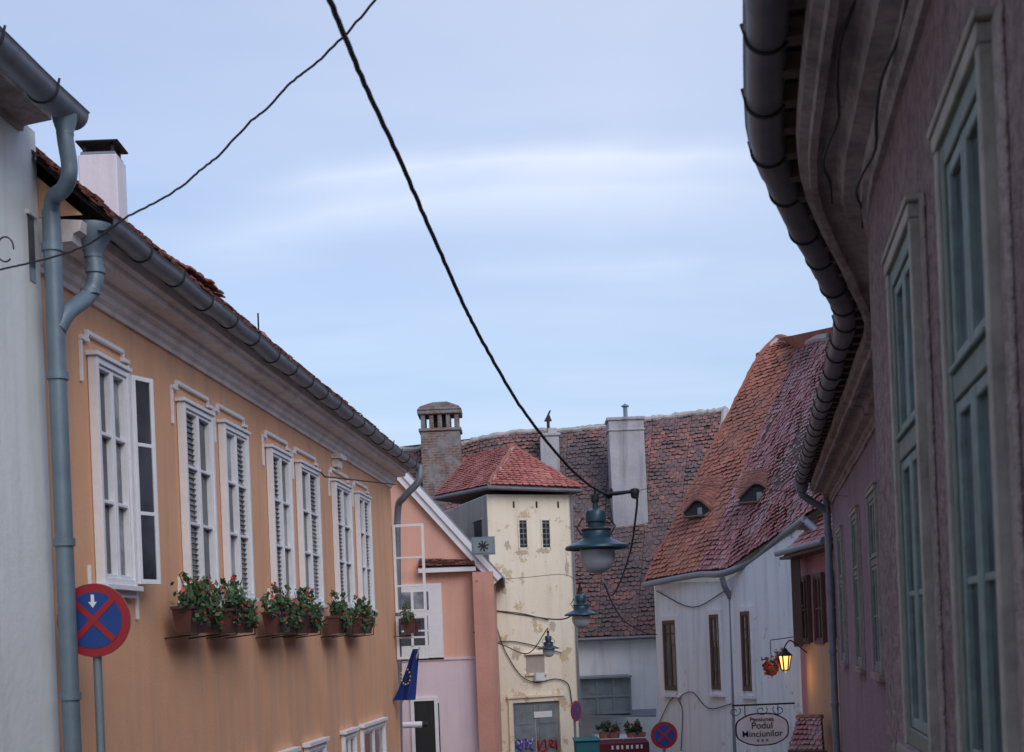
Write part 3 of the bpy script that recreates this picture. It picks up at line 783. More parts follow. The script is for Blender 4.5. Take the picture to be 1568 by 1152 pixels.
# ============================================================ TOWER HOUSE
th=empty('cream_tower_house')
T0=P(751,900,37);T1=P(881,900,38);TL=P(672,800,42)
WT=Wall((T0.x,T0.y),(T1.x,T1.y));WTL=Wall((TL.x,TL.y),(T0.x,T0.y))
if WTL.n.x>0: WTL.n=-WTL.n
zt=P(751,757,37).z
b=MB()
b.prism([WT.pt(0,-5),WT.pt(WT.L,-5),WT.pt(WT.L,-5)+Vector((-1.6,5,0)),Vector((TL.x,TL.y,-5))],(0,0,zt+5),M_tower)
b.wbox(WTL,.02,WTL.L-.02,-4.9,zt-.02,.0,.012,M_towershade)
finish(b,'walls',th)
b=MB()
ap=P(786,684,39.2);ap2=P(716,700,43)
e0=P(664,760,42.3);e1=P(749,742,36.7);e2=P(890,747,37.8)
tiles(b,e0,e1,ap,ap2,.19,.16,M_roofT,M_under,1.0)
tiles(b,e1,e2,ap+Vector((.02,0,0)),ap,.19,.16,M_roofT,M_under,1.0)
b.add([e2,e2+Vector((-1.6,5.4,0)),ap2,ap],[(0,1,2,3)],M_roofT)
b.tube(bumpy(e1,ap,.03,18),.06,M_mortar,7);b.tube(bumpy(e1+Vector((0,0,.03)),ap+Vector((0,0,.03)),.03,18),.055,M_roofR,7);b.tube(bumpy(e2,ap,.03,18),.06,M_roofT,7);b.tube(bumpy(ap2,ap,.03,18),.06,M_roofR,7)
finish(b,'roof',th)
b=MB()
b.tube([e0+Vector((0,0,-.08)),e1+Vector((0,-.03,-.08)),e2+Vector((0,0,-.08))],.05,M_gutdark,8)
b.add([e0+Vector((0,0,-.12)),e1+Vector((0,0,-.12)),e2+Vector((0,0,-.12)),e2+Vector((-1.6,5.4,-.12))],[(0,1,2,3)],M_brown)
finish(b,'eaves',th)
b=MB()
def tw(px0,px1,py0,py1): 
    a,z1=WT.hit(px0,py0);c,z0=WT.hit(px1,py1);return a,c,z0,z1
for px0,px1 in ((794,807),(829,842)):
    a,c,z0,z1=tw(px0,px1,797,838)
    b.wbox(WT,a-.035,a,z0-.03,z1+.03,0,.04,M_tower);b.wbox(WT,c,c+.035,z0-.03,z1+.03,0,.04,M_tower)
    b.wbox(WT,a,c,z0,z1,0,.008,M_iron)
    for k in range(5):
        zz_=z0+(z1-z0)*(k+.5)/5;b.wbox(WT,a,c,zz_-.012,zz_+.012,.01,.03,M_greyd)
    b.wbox(WT,(a+c)/2-.01,(a+c)/2+.01,z0,z1,.031,.04,M_greyd)
for px0,px1 in ((785,788),(820,823),(853,856)):
    a,c,z0,z1=tw(px0,px1,768,778);b.wbox(WT,a,c,z0,z1,0,.01,M_iron)
for cx,cy,rx,ry in ((800,846,12,4),(832,844,11,4),(776,835,4,7),(868,870,4,12),(790,1000,8,10),(846,960,6,8),(772,905,4,6)):
    s,z=WT.hit(cx,cy);k_=37.5/F
    pts=[WT.pt(s+rx*k_*math.cos(q)*U(.6,1.3),z+ry*k_*math.sin(q)*U(.5,1.4),.004) for q in [2*math.pi*i/26 for i in range(26)]]
    b.add(pts,[tuple(range(26))],M_expose)
a,c,z0,z1=tw(805,834,1003,1030)
b.wbox(WT,a,c,z0,z1,0,.012,M_towershade);b.wbox(WT,a-.05,c+.05,z1,z1+.06,0,.10,M_tower);b.wbox(WT,a-.05,c+.05,z0-.06,z0,0,.07,M_tower)
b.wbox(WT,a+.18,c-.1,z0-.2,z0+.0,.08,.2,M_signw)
s0,z1=WTL.hit(727,800);s1,z0=WTL.hit(739,824);b.wbox(WTL,s0,s1,z0,z1,.013,.03,M_iron);b.wbox(WTL,s0-.1,s1+.1,z1,z1+.06,.013,.06,M_towershade)
finish(b,'windows',th)
b=MB()
a,c,z0,z1=tw(783,861,1077,1250)
b.wbox(WT,a-.12,a,z0,z1+.12,0,.10,M_tower);b.wbox(WT,c,c+.12,z0,z1+.12,0,.10,M_tower);b.wbox(WT,a,c,z1,z1+.12,0,.095,M_tower);b.wbox(WT,a-.16,c+.16,z1+.123,z1+.18,0,.15,M_tower)
m=(a+c)/2
for l,r in ((a,m-.01),(m+.01,c)):
    b.wbox(WT,l,r,z0,z1,0,.02,M_greyd)
    for k in range(4):
        q0=z1-.08-.62*k;b.wbox(WT,l+.08,r-.08,q0-.5,q0,.02,.035,M_greyd)
b.wbox(WT,a+.62,c-.2,z1-.42,z1-.26,.036,.045,M_signw)
def scrawl(px,py,pts,mt,r=.024):
    s,z=WT.hit(px,py)
    b.tube(catmull([WT.pt(s+x,z+y,.05) for x,y in pts],5),r,mt,5)
scrawl(787,1142,[(0,-.1),(.03,.12),(.14,.14),(.16,.0),(.05,0),(.2,-.12),(.24,.12),(.34,.14),(.33,-.1),(.42,.1),(.5,.05),(.44,-.08),(.54,-.14)],M_purple)
scrawl(787,1138,[(0,.1),(.15,-.02),(.3,.1),(.45,-.05),(.52,.1)],M_signw,.014)
scrawl(823,1142,[(0,.14),(.02,-.12),(.1,.05),(.2,.14),(.22,-.1),(.1,-.14),(.3,-.06),(.34,.14),(.44,.08),(.36,0),(.48,-.06),(.52,.12),(.55,-.14)],M_red)
finish(b,'metal_door',th)
b=MB()
for pts in ([(757,935),(762,965),(775,1000),(798,1035),(822,1045),(850,1040),(870,1048),(876,1078),(883,1100)],[(757,935),(800,940),(840,950)],[(745,985),(790,983),(860,1000)],[(748,905),(748,1100)]):
    b.tube(catmull([WT.pt(*WT.hit(x,y,.05),.05) for x,y in pts],5),.014,M_iron,6)
b.tube([WT.pt(WT.L-.05,zt,.07),WT.pt(WT.L-.05,-3,.07)],.03,M_zinc,8)
finish(b,'cables_and_pipe',th)

# ============================================================ PEACH HOUSE (gable)
pc=empty('peach_gable_house')
Y=32.3
b=MB()
g0=P(757,884,Y);g1=P(560,668,Y);gl=P(540,1000,Y)
b.prism([Vector((gl.x,Y,-5)),Vector((g0.x-.02,Y,-5)),Vector((g0.x-.02,Y,g0.z)),g1,Vector((gl.x,Y,g1.z))],(0,7,0),M_peach)
finish(b,'gable_wall',pc)
b=MB();z_=P(690,872,Y).z
xr=P(727,950,Y).x
zl=P(670,1009,Y).z
b.box(gl.x,xr,Y-.25,Y-.002,zl,z_,M_peach)
b.box(gl.x,xr,Y-.27,Y-.002,-5,zl-.002,M_lilac)
b.box(gl.x,xr+.01,Y-.30,Y-.252,zl-.03,zl+.03,M_lilac)
xc=P(760,1000,Y-.5).x;b.box(xr+.002,xc,Y-.6,Y-.002,-5,P(740,876,Y-.5).z,M_coral)
finish(b,'facade',pc)
b=MB()
A=P(640,868,Y-.5);B=P(728,866,Y-.5);
tiles(b,A,B,P(726,857,Y),P(642,857,Y),.18,.1,M_roofO,M_under)
b.box(A.x,B.x,Y-.48,Y-.26,A.z-.14,A.z-.04,M_signw)
dr=(g0-g1).normalized();nr=Vector((-dr.z,0,dr.x));
if nr.z<0:nr=-nr
ln=(g0-g1).length+.12
b.fbox(g1,dr,Vector((0,1,0)),nr,(0,ln),(-.16,-.0),(-.14,.10),M_signw)
b.fbox(g1,dr,Vector((0,1,0)),nr,(0,ln),(-.22,-.162),(.0,.12),M_signw)
b.fbox(g1,dr,Vector((0,1,0)),nr,(ln*.0,ln+.05),(-.2,7),(.122,.16),M_zinc)
finish(b,'roof_and_bargeboard',pc)
b=MB()
WG=Wall((gl.x,Y-.25),(xr,Y-.25))
a,z1=WG.hit(604,896);c,z0=WG.hit(680,1010)
b.wbox(WG,a,c,z0,z1,0,.05,M_signw)
a,z1=WG.hit(606,945);c,z0=WG.hit(657,988)
b.wbox(WG,a,c,z0,z1,.02,.052,M_glassd)
b.wbox(WG,(a+c)/2-.03,(a+c)/2+.03,z0,z1,.05,.075,M_signw);b.wbox(WG,a,c,(z0+z1)/2-.02,(z0+z1)/2+.02,.05,.07,M_signw)
a,z1=WG.hit(606,908);c,z0=WG.hit(657,934);b.wbox(WG,a,c,z0,z1,.02,.053,M_glassl);b.wbox(WG,(a+c)/2-.03,(a+c)/2+.03,z0,z1,.05,.075,M_signw)
a,z1=WG.hit(634,1074);c,z0=WG.hit(672,1250)
b.wbox(WG,a-.08,a,z0,z1+.08,.02,.08,M_signw);b.wbox(WG,c,c+.08,z0,z1+.08,.02,.08,M_signw);b.wbox(WG,a,c,z1,z1+.08,.02,.078,M_signw)
b.wbox(WG,a,c,z0,z1,.02,.04,M_iron)
for k in range(2):
    b.wbox(WG,a+.05+.28*k,a+.28+.28*k,z1-1.2,z1-.06,.04,.05,M_iron)
finish(b,'window_and_door',pc)
b=MB();q=P(634,1110,31.2)
b.tube([q+Vector((-.35,0,0)),q+Vector((.18,0,0))],.07,M_signw,14);b.tube([q+Vector((.18,0,0)),q+Vector((.3,0,0))],.06,M_iron,14)
finish(b,'wall_spot_lamp',pc,True)
sp=empty('star_wall_plaque');b=MB();q=P(740,836,31.5);X=Vector((1,0,0));Z=Vector((0,0,1));N=Vector((0,-1,0))
b.fbox(q,X,-N,Z,(-.26,.26),(0,.05),(-.2,.2),M_pipe)
b.fbox(q,X,-N,Z,(-.22,.22),(-.01,-.001),(-.16,.16),M_grey)
for k in range(4):
    a=math.pi*k/4+.2;d=X*math.cos(a)+Z*math.sin(a);e_=X*-math.sin(a)+Z*math.cos(a)
    b.fbox(q,d,-N,e_,(-.12,.12),(-.02-.003*k,-.011),(-.014,.014),M_iron)
b.tube([q+Vector((0,.05,0)),Vector((q.x,Y,q.z))],.03,M_iron,6)
finish(b,'plaque',sp)
fl=empty('european_flag');b=MB()
pole0=WL.pt(s_end-.1,P(612,1085,28).z,.03);pole1=P(643,990,27.2)
b.tube([pole0,pole1],.015,M_signw,8);finish(b,'pole',fl)
b=MB();nx,nz=10,14
grid=[]
for j in range(nz+1):
    for i in range(nx+1):
        t=j/nz;s=i/nx
        pnt=P(642-34*s*(0.30+.70*t)-6*t,994+78*t+6*s*math.sin(t*3),27.3)+Vector((0,.07*math.sin(s*9+t*2),0))
        grid.append(pnt)
b.add(grid,[(j*(nx+1)+i,j*(nx+1)+i+1,(j+1)*(nx+1)+i+1,(j+1)*(nx+1)+i) for j in range(nz) for i in range(nx)],M_flag)
cc=P(621,1036,27.15)
for k in range(12):
    a=math.pi*k/6;q=cc+Vector((.09*math.cos(a),0,.15*math.sin(a)))
    pts=[q+Vector((( .022 if i%2==0 else .009)*math.sin(i*math.pi/5),0,(.022 if i%2==0 else .009)*math.cos(i*math.pi/5))) for i in range(10)]
    b.add(pts,[tuple(range(10))],M_gold)
finish(b,'cloth',fl,True)

# ============================================================ BACK HOUSE
bh=empty('long_roof_house')
rid=[(560,690),(640,688),(705,681),(735,672),(790,662),(870,659),(935,653),(1000,641),(1060,634),(1110,628)]
eavx=[540,620,690,722,775,850,915,975,1020,1070]
b=MB()
for i in range(len(rid)-1):
    A=P(eavx[i],978,42);B=P(eavx[i+1],978,42);A.z=E-.02;B.z=E-.02
    C=P(*rid[i+1],47);D=P(*rid[i],47)
    tiles(b,A,B,C,D,.19,.165,M_roofD,M_under,2.6,.012)
A=P(540,978,42);B=P(1070,978,42)
b.add([P(*rid[0],47),P(*rid[-1],47),Vector((B.x+2,52,E)),Vector((A.x,52,E))],[(0,1,2,3)],M_roofD)
finish(b,'roof',bh)
b=MB()
rr=[P(x,y,47) for x,y in rid];pp=[]
for a,c in zip(rr,rr[1:]): pp+=bumpy(a,c,.1,12)[:-1]
b.tube(pp+[rr[-1]],[U(.06,.11) for _ in pp]+[.15],M_mortar,8)
b.tube(bumpy(rr[-1],Vector((B.x,42,E)),.1,40),.12,M_mortar,8)
finish(b,'ridge',bh,True)
b=MB();b.box(A.x,B.x,42.35,52,-5,E+.05,M_backwhite)
b.prism([Vector((B.x,42.35,E+.05)),Vector((B.x,52,E+.05)),rr[-1]-Vector((0,0,.1))],(-.3,0,0),M_backwhite)
finish(b,'walls',bh)
b=MB();b.tube([Vector((A.x,41.95,E-.08)),Vector((B.x,41.95,E-.08))],.06,M_gutdark,8);b.box(A.x,B.x,42.1,42.348,E-.14,E-.04,M_brown);finish(b,'gutter',bh)
cb=empty('glazed_balcony_cabin');b=MB()
p=P(888,1040,41);q=P(966,1092,41)
b.box(p.x,q.x,40.9,42.34,q.z,p.z,M_greyd)
b.box(p.x-.1,q.x+.05,40.7,42.34,p.z+.002,p.z+.05,M_grey)
for k in range(4):
    x=p.x+(q.x-p.x)*k/3;b.box(x-.03,x+.03,40.86,40.898,q.z,p.z,M_grey)
b.box(p.x,q.x,40.85,40.895,(p.z+q.z)/2-.03,(p.z+q.z)/2+.03,M_grey)
b.prism([P(893,1098,40.9),P(1005,1098,40.9),P(1005,1088,41.5),P(893,1092,41.5)],(0,0,.05),M_zinc)
finish(b,'cabin',cb)

# chimneys
c0=empty('brick_chimney');b=MB()
Yc=45.4;p=P(647,740,Yc);q=P(703,640,Yc);z0=P(676,740,Yc).z-1
zs=P(676,660,Yc).z;zc=P(676,634,Yc).z
b.box(p.x,q.x,Yc,Yc+1.0,z0,zs,M_brick)
b.box(p.x-.06,q.x+.06,Yc-.06,Yc+1.06,zs+.002,zs+.1,M_brick)
for k in range(5):
    x=p.x+.02+(q.x-p.x-.18)*k/4
    for yy in (Yc,Yc+.86): b.box(x,x+.14,yy,yy+.14,zs+.102,zc,M_brick)
for yy in (Yc+.3,Yc+.6):
    for x in (p.x+.02,q.x-.16): b.box(x,x+.14,yy,yy+.14,zs+.102,zc,M_brick)
b.box(p.x+.3,q.x-.3,Yc+.3,Yc+.7,zs+.1,zc,M_iron)
b.box(p.x-.08,q.x+.08,Yc-.08,Yc+1.08,zc+.002,zc+.12,M_brick)
mx=(p.x+q.x)/2
b.prism([Vector((p.x-.1,Yc-.1,zc+.122)),Vector((p.x+.0,Yc-.1,zc+.25)),Vector((mx-.2,Yc-.1,zc+.37)),Vector((mx+.25,Yc-.1,zc+.38)),Vector((q.x,Yc-.1,zc+.24)),Vector((q.x+.1,Yc-.1,zc+.122))],(0,1.2,0),M_brick)
finish(b,'shaft',c0,bevel=.02)
c0=empty('plastered_chimney');b=MB()
Yc=44.4;p=P(939,800,Yc);q=P(993,800,Yc);zt_=P(965,643,Yc).z;zb=P(965,815,Yc).z-.5
b.hexa([(p.x+.02,Yc,zb),(q.x,Yc,zb),(q.x,Yc+.9,zb),(p.x,Yc+.9,zb),(p.x-.03,Yc,zt_),(q.x-.03,Yc,zt_),(q.x-.03,Yc+.9,zt_),(p.x-.03,Yc+.9,zt_)],M_chplaster)
b.box(p.x-.07,q.x+.01,Yc-.04,Yc+.94,zt_-.33,zt_-.28,M_chplaster);b.box(p.x-.08,q.x+.02,Yc-.05,Yc+.95,zt_+.002,zt_+.1,M_chplaster)
cx=(p.x+q.x)/2;b.lathe((cx,Yc+.4,zt_),[(.07,.05),(.07,.45),(.05,.47),(.13,.47),(.13,.5),(0,.58)],M_pipe,12)
finish(b,'shaft',c0,bevel=.02)
c0=empty('small_chimney');b=MB()
Yc=45.9;p=P(828,700,Yc);q=P(857,700,Yc);zt_=P(840,668,Yc).z
b.box(p.x,q.x,Yc,Yc+.6,zt_-1.6,zt_,M_chplaster);b.box(p.x-.05,q.x+.05,Yc-.05,Yc+.65,zt_+.002,zt_+.1,M_chplaster)
p2=P(840,655,Yc);b.box(p2.x-.03,q.x-.05,Yc+.1,Yc+.5,zt_+.1,zt_+.28,M_chplaster)
finish(b,'shaft',c0,bevel=.02)
c0=empty('chimney_cowl');b=MB()
t=Vector((p2.x+.0,Yc+.2,zt_+.1));b.tube([t,t+Vector((0,0,.45))],.05,M_iron,8)
b.prism([t+Vector((-.13,0,.42)),t+Vector((.12,0,.42)),t+Vector((.05,0,.62)),t+Vector((.11,0,.78)),t+Vector((.04,0,.74)),t+Vector((-.04,0,.58))],(0,.12,0),M_iron)
finish(b,'cowl',c0)

# ============================================================ HANGING LAMPS
def lamp(px,py,Y,sc):
    em=empty('hanging_street_lamp');b=MB();c=P(px,py,Y)
    b.lathe(c,[(0,.44),(.025,.44),(.03,.38),(.085,.36),(.10,.33),(.10,.25),(.085,.24),(.085,.20),(.125,.18),(.14,.15),(.14,.09),(.16,.075),(.31,.01),(.315,-.01),(.31,-.02),(.29,-.012),(.18,.03),(.17,-.03),(.165,-.05)],M_teal,36,sc)
    b.lathe(c,[(.145,.182),(.15,.172),(.145,.162),(.14,.162)],M_iron,28,sc)
    finish(b,'shade',em,True)
    b=MB();b.lathe(c,[(.175,-.03),(.178,-.08),(.165,-.15),(.13,-.21),(.07,-.25),(0,-.262)],M_globe,30,sc);finish(b,'globe',em,True)
    b=MB();top=c+Vector((0,0,.44*sc))
    b.tube([top,top+Vector((0,0,.16*sc))],.012*sc,M_iron,6)
    b.lathe(top+Vector((0,0,.03)),[(.0,.05),(.035,.045),(.04,0),(.035,-.03),(0,-.035)],M_iron,10,sc)
    for s in(-1,1): b.tube([c+Vector((s*.14*sc,0,.12*sc)),c+Vector((s*.19*sc,0,.2*sc)),c+Vector((s*.12*sc,0,.3*sc))],.008*sc,M_iron,5)
    finish(b,'hanger',em,True)
    return c,top+Vector((0,0,.16*sc))
l1,t1=lamp(914,838,14.0,1.0)
l2,t2=lamp(890,941,26.5,1.0)
l3,t3=lamp(840,993,35.5,.85)

# ============================================================ CABLES
def cable(name,pts,r,kink=0,n=10,mat=M_cable):
    b=MB();q=catmull(pts,n)
    if kink: q=[p+Vector((U(-1,1)*kink,0,U(-1,1)*kink)) for p in q]
    b.tube(q,r,mat,7);return finish(b,name,None,True)
cable('power_cable',[P(455,-120,5.0),P(505,0,5.6),P(530,62,6.0),P(568,150,6.6),P(607,233,7.2),P(645,320,7.9),P(680,400,8.6),P(708,463,9.2),P(732,510,9.7),P(765,570,10.4),P(800,627,11.2),P(850,692,12.2),P(890,733,13.0),P(930,757,14),P(972,752,14.2)],.0125,.0025,8)
cable('telephone_wire',[P(640,-80,7.4),P(575,0,7.6),P(525,57,7.8),P(480,100,8.0),P(445,127,8.1),P(410,165,8.3),P(380,190,8.4),P(335,238,8.6),P(305,262,8.8),P(275,288,8.9),P(235,312,9.1),P(190,335,9.3),P(150,365,9.5),P(110,385,9.7),P(45,403,9.9),P(0,413,10.05),P(-60,425,10.2)],.0070,.003,7)
cable('lamp_feed_wire',[P(972,752,14.2),P(975,775,14.6),P(966,840,17),P(950,890,21),P(936,912,23.5),P(925,893,24.6),P(905,893,26),t2],.012,.003)
cable('lamp_suspension_wire',[P(972,752,14.2),P(1060,742,15.5),W3.pt(W3.hit(1300,760)[0],W3.hit(1300,760)[1],.02)],.003)
cable('span_wire',[P(925,893,24.6),P(936,920,27),P(955,950,30),P(985,968,33),P(1006,972,35.9)],.014,.002)
cable('span_wire',[P(755,935,36.5),P(800,942,33),P(870,946,28),t2],.014,.002)
cable('span_wire',[t3,P(810,1000,36),P(775,990,36.6),P(725,968,31.6)],.013,.002)
cable('span_wire',[t2,P(860,880,30),P(800,885,33),P(727,890,31.6)],.006,.002)
cable('lamp_hook',[t1,P(914,762,14),P(918,752,14.0)],.012)
b=MB();b.tube([P(925,757,14.0),P(978,752,14.2)],.018,M_iron,8)
for x in (932,972): b.lathe(P(x,755,14.1),[(0,.05),(.04,.04),(.045,0),(.035,-.05),(0,-.06)],M_iron,10)
finish(b,'cable_insulator')

# ============================================================ TRAFFIC SIGNS
def nostop(px,py,Y,r,turn=0,arrow=False):
    em=empty('no_stopping_sign');c=P(px,py,Y)
    X=Vector((math.cos(turn),math.sin(turn),0));Z=Vector((0,0,1));N=Vector((math.sin(turn),-math.cos(turn),0))
    b=MB();b.disc(c,X,Z,N,0,r,.012,M_red);b.disc(c-N*.006,X,Z,N,0,r*1.01,.005,M_grey)
    b.disc(c+N*.013,X,Z,N,0,r*.77,.004,M_blue)
    for s in (1,-1):
        d=(X+Z*s).normalized();e_=(Z-X*s).normalized()
        b.fbox(c+N*.018,d,N,e_,(-r*.78,r*.78),(0,.004+.002*(s>0)),(-r*.08,r*.08),M_red)
    if arrow:
        o=c+N*.019+Z*r*.52
        b.fbox(o,X,N,Z,(-r*.045,r*.045),(0,.003),(-r*.02,r*.18),M_signw)
        b.add([o+N*.003+X*-r*.12-Z*r*.02,o+N*.003+X*r*.12-Z*r*.02,o+N*.003-Z*r*.18],[(0,1,2)],M_signw)
    finish(b,'disc',em)
    b=MB();p=c-N*.05;b.tube([Vector((p.x,p.y,gz(Y)-.1)),p+Z*(r*.6)],.034,M_grey,14)
    for s in (.35,-.35): b.fbox(c+Z*r*s,X,-N,Z,(-.05,.05),(0,.09),(-.02,.02),M_grey)
    b.lathe((p.x,p.y,gz(Y)),[(.0,.3),(.05,.3),(.05,.0)],M_grey,12)
    finish(b,'pole',em,True)
nostop(144,950,11.2,.288,.0,True)
nostop(1017,1126,30,.285,.1)
nostop(882,1089,36.2,.26,1.0)
tb=empty('recycling_container');b=MB()
p=P(880,1136,35);q=P(917,1136,35)
b.hexa([(p.x+.05,34.9,-3.2),(q.x-.05,34.9,-3.2),(q.x-.05,35.6,-3.2),(p.x+.05,35.6,-3.2),(p.x,34.8,p.z),(q.x,34.8,p.z),(q.x,35.7,p.z),(p.x,35.7,p.z)],M_tealbin)
b.box(p.x-.03,q.x+.03,34.76,35.74,p.z+.002,p.z+.06,M_tealbin);finish(b,'body',tb,bevel=.02)
aw=empty('shop_awning');b=MB()
p=P(916,1140,38);q=P(994,1140,38)
b.prism([Vector((p.x,38,p.z)),Vector((p.x,39,p.z+.05)),Vector((p.x,39,p.z-.05)),Vector((p.x,38,p.z-.1))],(q.x-p.x,0,0),M_awn)
b.box(p.x,q.x,37.97,38.0,p.z-.6,p.z-.02,M_awn)
for k in range(7):
    x=p.x+.35+.13*k;b.box(x,x+.05+.02*(k%2),37.955,37.969,p.z-.15,p.z-.05,M_signw)
finish(b,'cloth',aw)
pl=empty('potted_plants');b=MB()
for x in (925,940,968,980):
    c=P(x,1116,39.5);foliage(b,c,.22,.2,.22,90,M_leaf,M_pinkfl,12,Vector((1,0,0)),.06);b.lathe(c-Vector((0,0,.3)),[(0,-.1),(.12,-.1),(.16,.2),(0,.2)],M_roofR,12)
b.box(P(915,1130,39.5).x,P(990,1130,39.5).x,39.2,42.3,P(950,1130,39.5).z-.1,P(950,1130,39.5).z,M_backwhite)
finish(b,'plants',pl)

# ============================================================ HANGING INN SIGN
hs=empty('guesthouse_hanging_sign');Ys=28.4
c=P(1167,1117,Ys);X=Vector((1,0,0));Z=Vector((0,0,1));N=Vector((0,-1,0))
w=P(1208,1117,Ys).x-P(1126,1117,Ys).x;h=.31
def plate(w,h,n=64):
    pts=[]
    for k in range(n):
        a=2*math.pi*k/n;ca,sa=math.cos(a),math.sin(a)
        x=math.copysign(abs(ca)**.62,ca)*w/2;z=math.copysign(abs(sa)**.75,sa)*h
        z*=1+.06*math.cos(4*a);pts.append((x,z))
    return pts
b=MB()
b.prism([c+X*x+Z*z for x,z in plate(w,h)],-N*.03,M_iron)
b.prism([c+X*x+Z*z+N*.004 for x,z in plate(w*.95,h*.92)],-N*.003,M_signw)
finish(b,'plaque',hs)
b=MB()
top=P(1167,1079,Ys).z
x0=c.x-w/2-.05;x1=P(1212,1079,Ys).x+.6
b.tube([Vector((x0,Ys,top)),Vector((x1,Ys,top))],.018,M_iron,8)
for s in (-.33,.33): b.tube([Vector((c.x+s,Ys,top)),Vector((c.x+s,Ys,c.z+h*.8))],.01,M_iron,6)
for k0,sg in ((x0+.05,1),(c.x,1),(c.x+.35,-1)):
    sp_=[Vector((k0+sg*(.03+.10*k/14)*math.cos(k*.5),Ys,top-.12+(.03+.08*k/14)*math.sin(k*.5))) for k in range(15)]
    b.tube(sp_,.009,M_iron,5)
finish(b,'bracket',hs)
def text(s,x,z,size,par):
    cu=bpy.data.curves.new('lettering','FONT');cu.body=s;cu.size=size;cu.align_x='CENTER';cu.align_y='CENTER';cu.extrude=.002;cu.offset=.001
    cu.materials.append(M_iron);o=bpy.data.objects.new('lettering',cu);bpy.context.scene.collection.objects.link(o)
    o.rotation_euler=(math.pi/2,0,0);o.location=c+X*x+Z*z+N*.012;o.parent=par
text('Pensiunea',0,.20,.12,hs);text('Podul',0,.075,.19,hs);text('Minciunilor',0,-.09,.18,hs);text('* * *',0,-.245,.13,hs)

# ============================================================ LIT LANTERN + BASKET
ln_=empty('wall_lantern');c=P(1202,1012,27)
b=MB()
m,nt,bs=newmat('lantern_glow');bs.inputs['Base Color'].default_value=(1,.6,.2,1);bs.inputs['Emission Color'].default_value=(1,.50,.13,1);bs.inputs['Emission Strength'].default_value=2.2
b.lathe(c,[(0,-.17),(.07,-.16),(.115,.09),(0,.09)],m,6)
finish(b,'glass',ln_)
b=MB()
for k in range(6):
    a=math.pi*k/3;b.tube([c+Vector((.073*math.cos(a),.073*math.sin(a),-.17)),c+Vector((.12*math.cos(a),.12*math.sin(a),.09))],.016,M_iron,5)
b.lathe(c,[(.15,.09),(.14,.11),(.06,.19),(.05,.22),(.02,.24),(0,.28)],M_iron,6);b.lathe(c,[(.08,-.165),(.05,-.2),(0,-.23)],M_iron,6)
wx=5.66
b.tube(catmull([c+Vector((0,0,.26)),c+Vector((.1,0,.38)),c+Vector((.25,.1,.3)),Vector((wx,27.2,c.z+.1))],5),.014,M_iron,6)
finish(b,'frame',ln_)
li=bpy.data.lights.new('lantern_bulb','POINT');li.energy=5;li.color=(1,.6,.25);li.shadow_soft_size=.08
lo=bpy.data.objects.new('lantern_bulb',li);bpy.context.scene.collection.objects.link(lo);lo.location=c+Vector((0,0,-.32));lo.parent=ln_
hb=empty('hanging_flower_basket');c=P(1181,1016,27.6);b=MB()
foliage(b,c,.2,.2,.22,200,M_leaf,M_pinkfl,240,Vector((1,0,0)),.04)
b.lathe(c-Vector((0,0,.1)),[(0,-.15),(.09,-.12),(.14,0),(.14,.03)],M_pot,12)
b.tube([c,c+Vector((0,0,.45)),Vector((5.6,27.9,c.z+.5))],.01,M_iron,5)
finish(b,'basket',hb)
# ============================================================ SKY + LIGHT
sc=bpy.context.scene
w=bpy.data.worlds.new('World');sc.world=w;w.use_nodes=True;nt=w.node_tree
for n in list(nt.nodes): nt.nodes.remove(n)
out=nt.nodes.new('ShaderNodeOutputWorld')
sky=nt.nodes.new('ShaderNodeTexSky');sky.sky_type='NISHITA';sky.sun_disc=False
EL=math.radians(38);AZ=math.radians(152)
sky.sun_elevation=EL;sky.sun_rotation=AZ;sky.air_density=1.2;sky.dust_density=1.5;sky.ozone_density=1.8
b1=nt.nodes.new('ShaderNodeBackground');b1.inputs[1].default_value=.085;nt.links.new(sky.outputs[0],b1.inputs[0])
tc=nt.nodes.new('ShaderNodeTexCoord');sx=nt.nodes.new('ShaderNodeSeparateXYZ');nt.links.new(tc.outputs['Generated'],sx.inputs[0])
def M(op,a,b_=None,clamp=False):
    n=nt.nodes.new('ShaderNodeMath');n.operation=op;n.use_clamp=clamp
    for i,x in enumerate((a,b_)):
        if x is None: continue
        if isinstance(x,(int,float)): n.inputs[i].default_value=x
        else: nt.links.new(x,n.inputs[i])
    return n.outputs[0]
zc_=M('MAXIMUM',sx.outputs[2],.03)
cx_=M('DIVIDE',sx.outputs[0],zc_);cy_=M('DIVIDE',sx.outputs[1],zc_)
cv=nt.nodes.new('ShaderNodeCombineXYZ');nt.links.new(M('MULTIPLY',cx_,1.0),cv.inputs[0]);nt.links.new(M('MULTIPLY',cy_,1.6),cv.inputs[1])
wn_=nt.nodes.new('ShaderNodeTexNoise');wn_.inputs['Scale'].default_value=.9;wn_.inputs['Detail'].default_value=4;wn_.inputs['Roughness'].default_value=.5;wn_.inputs['Distortion'].default_value=.3
nt.links.new(cv.outputs[0],wn_.inputs['Vector'])
cl=ramp(nt,wn_.outputs['Fac'],.35,.85)
cv2=nt.nodes.new('ShaderNodeCombineXYZ');nt.links.new(cx_,cv2.inputs[0])
wn2=nt.nodes.new('ShaderNodeTexNoise');wn2.inputs['Scale'].default_value=1.6;wn2.inputs['Detail'].default_value=4;nt.links.new(cv2.outputs[0],wn2.inputs['Vector'])
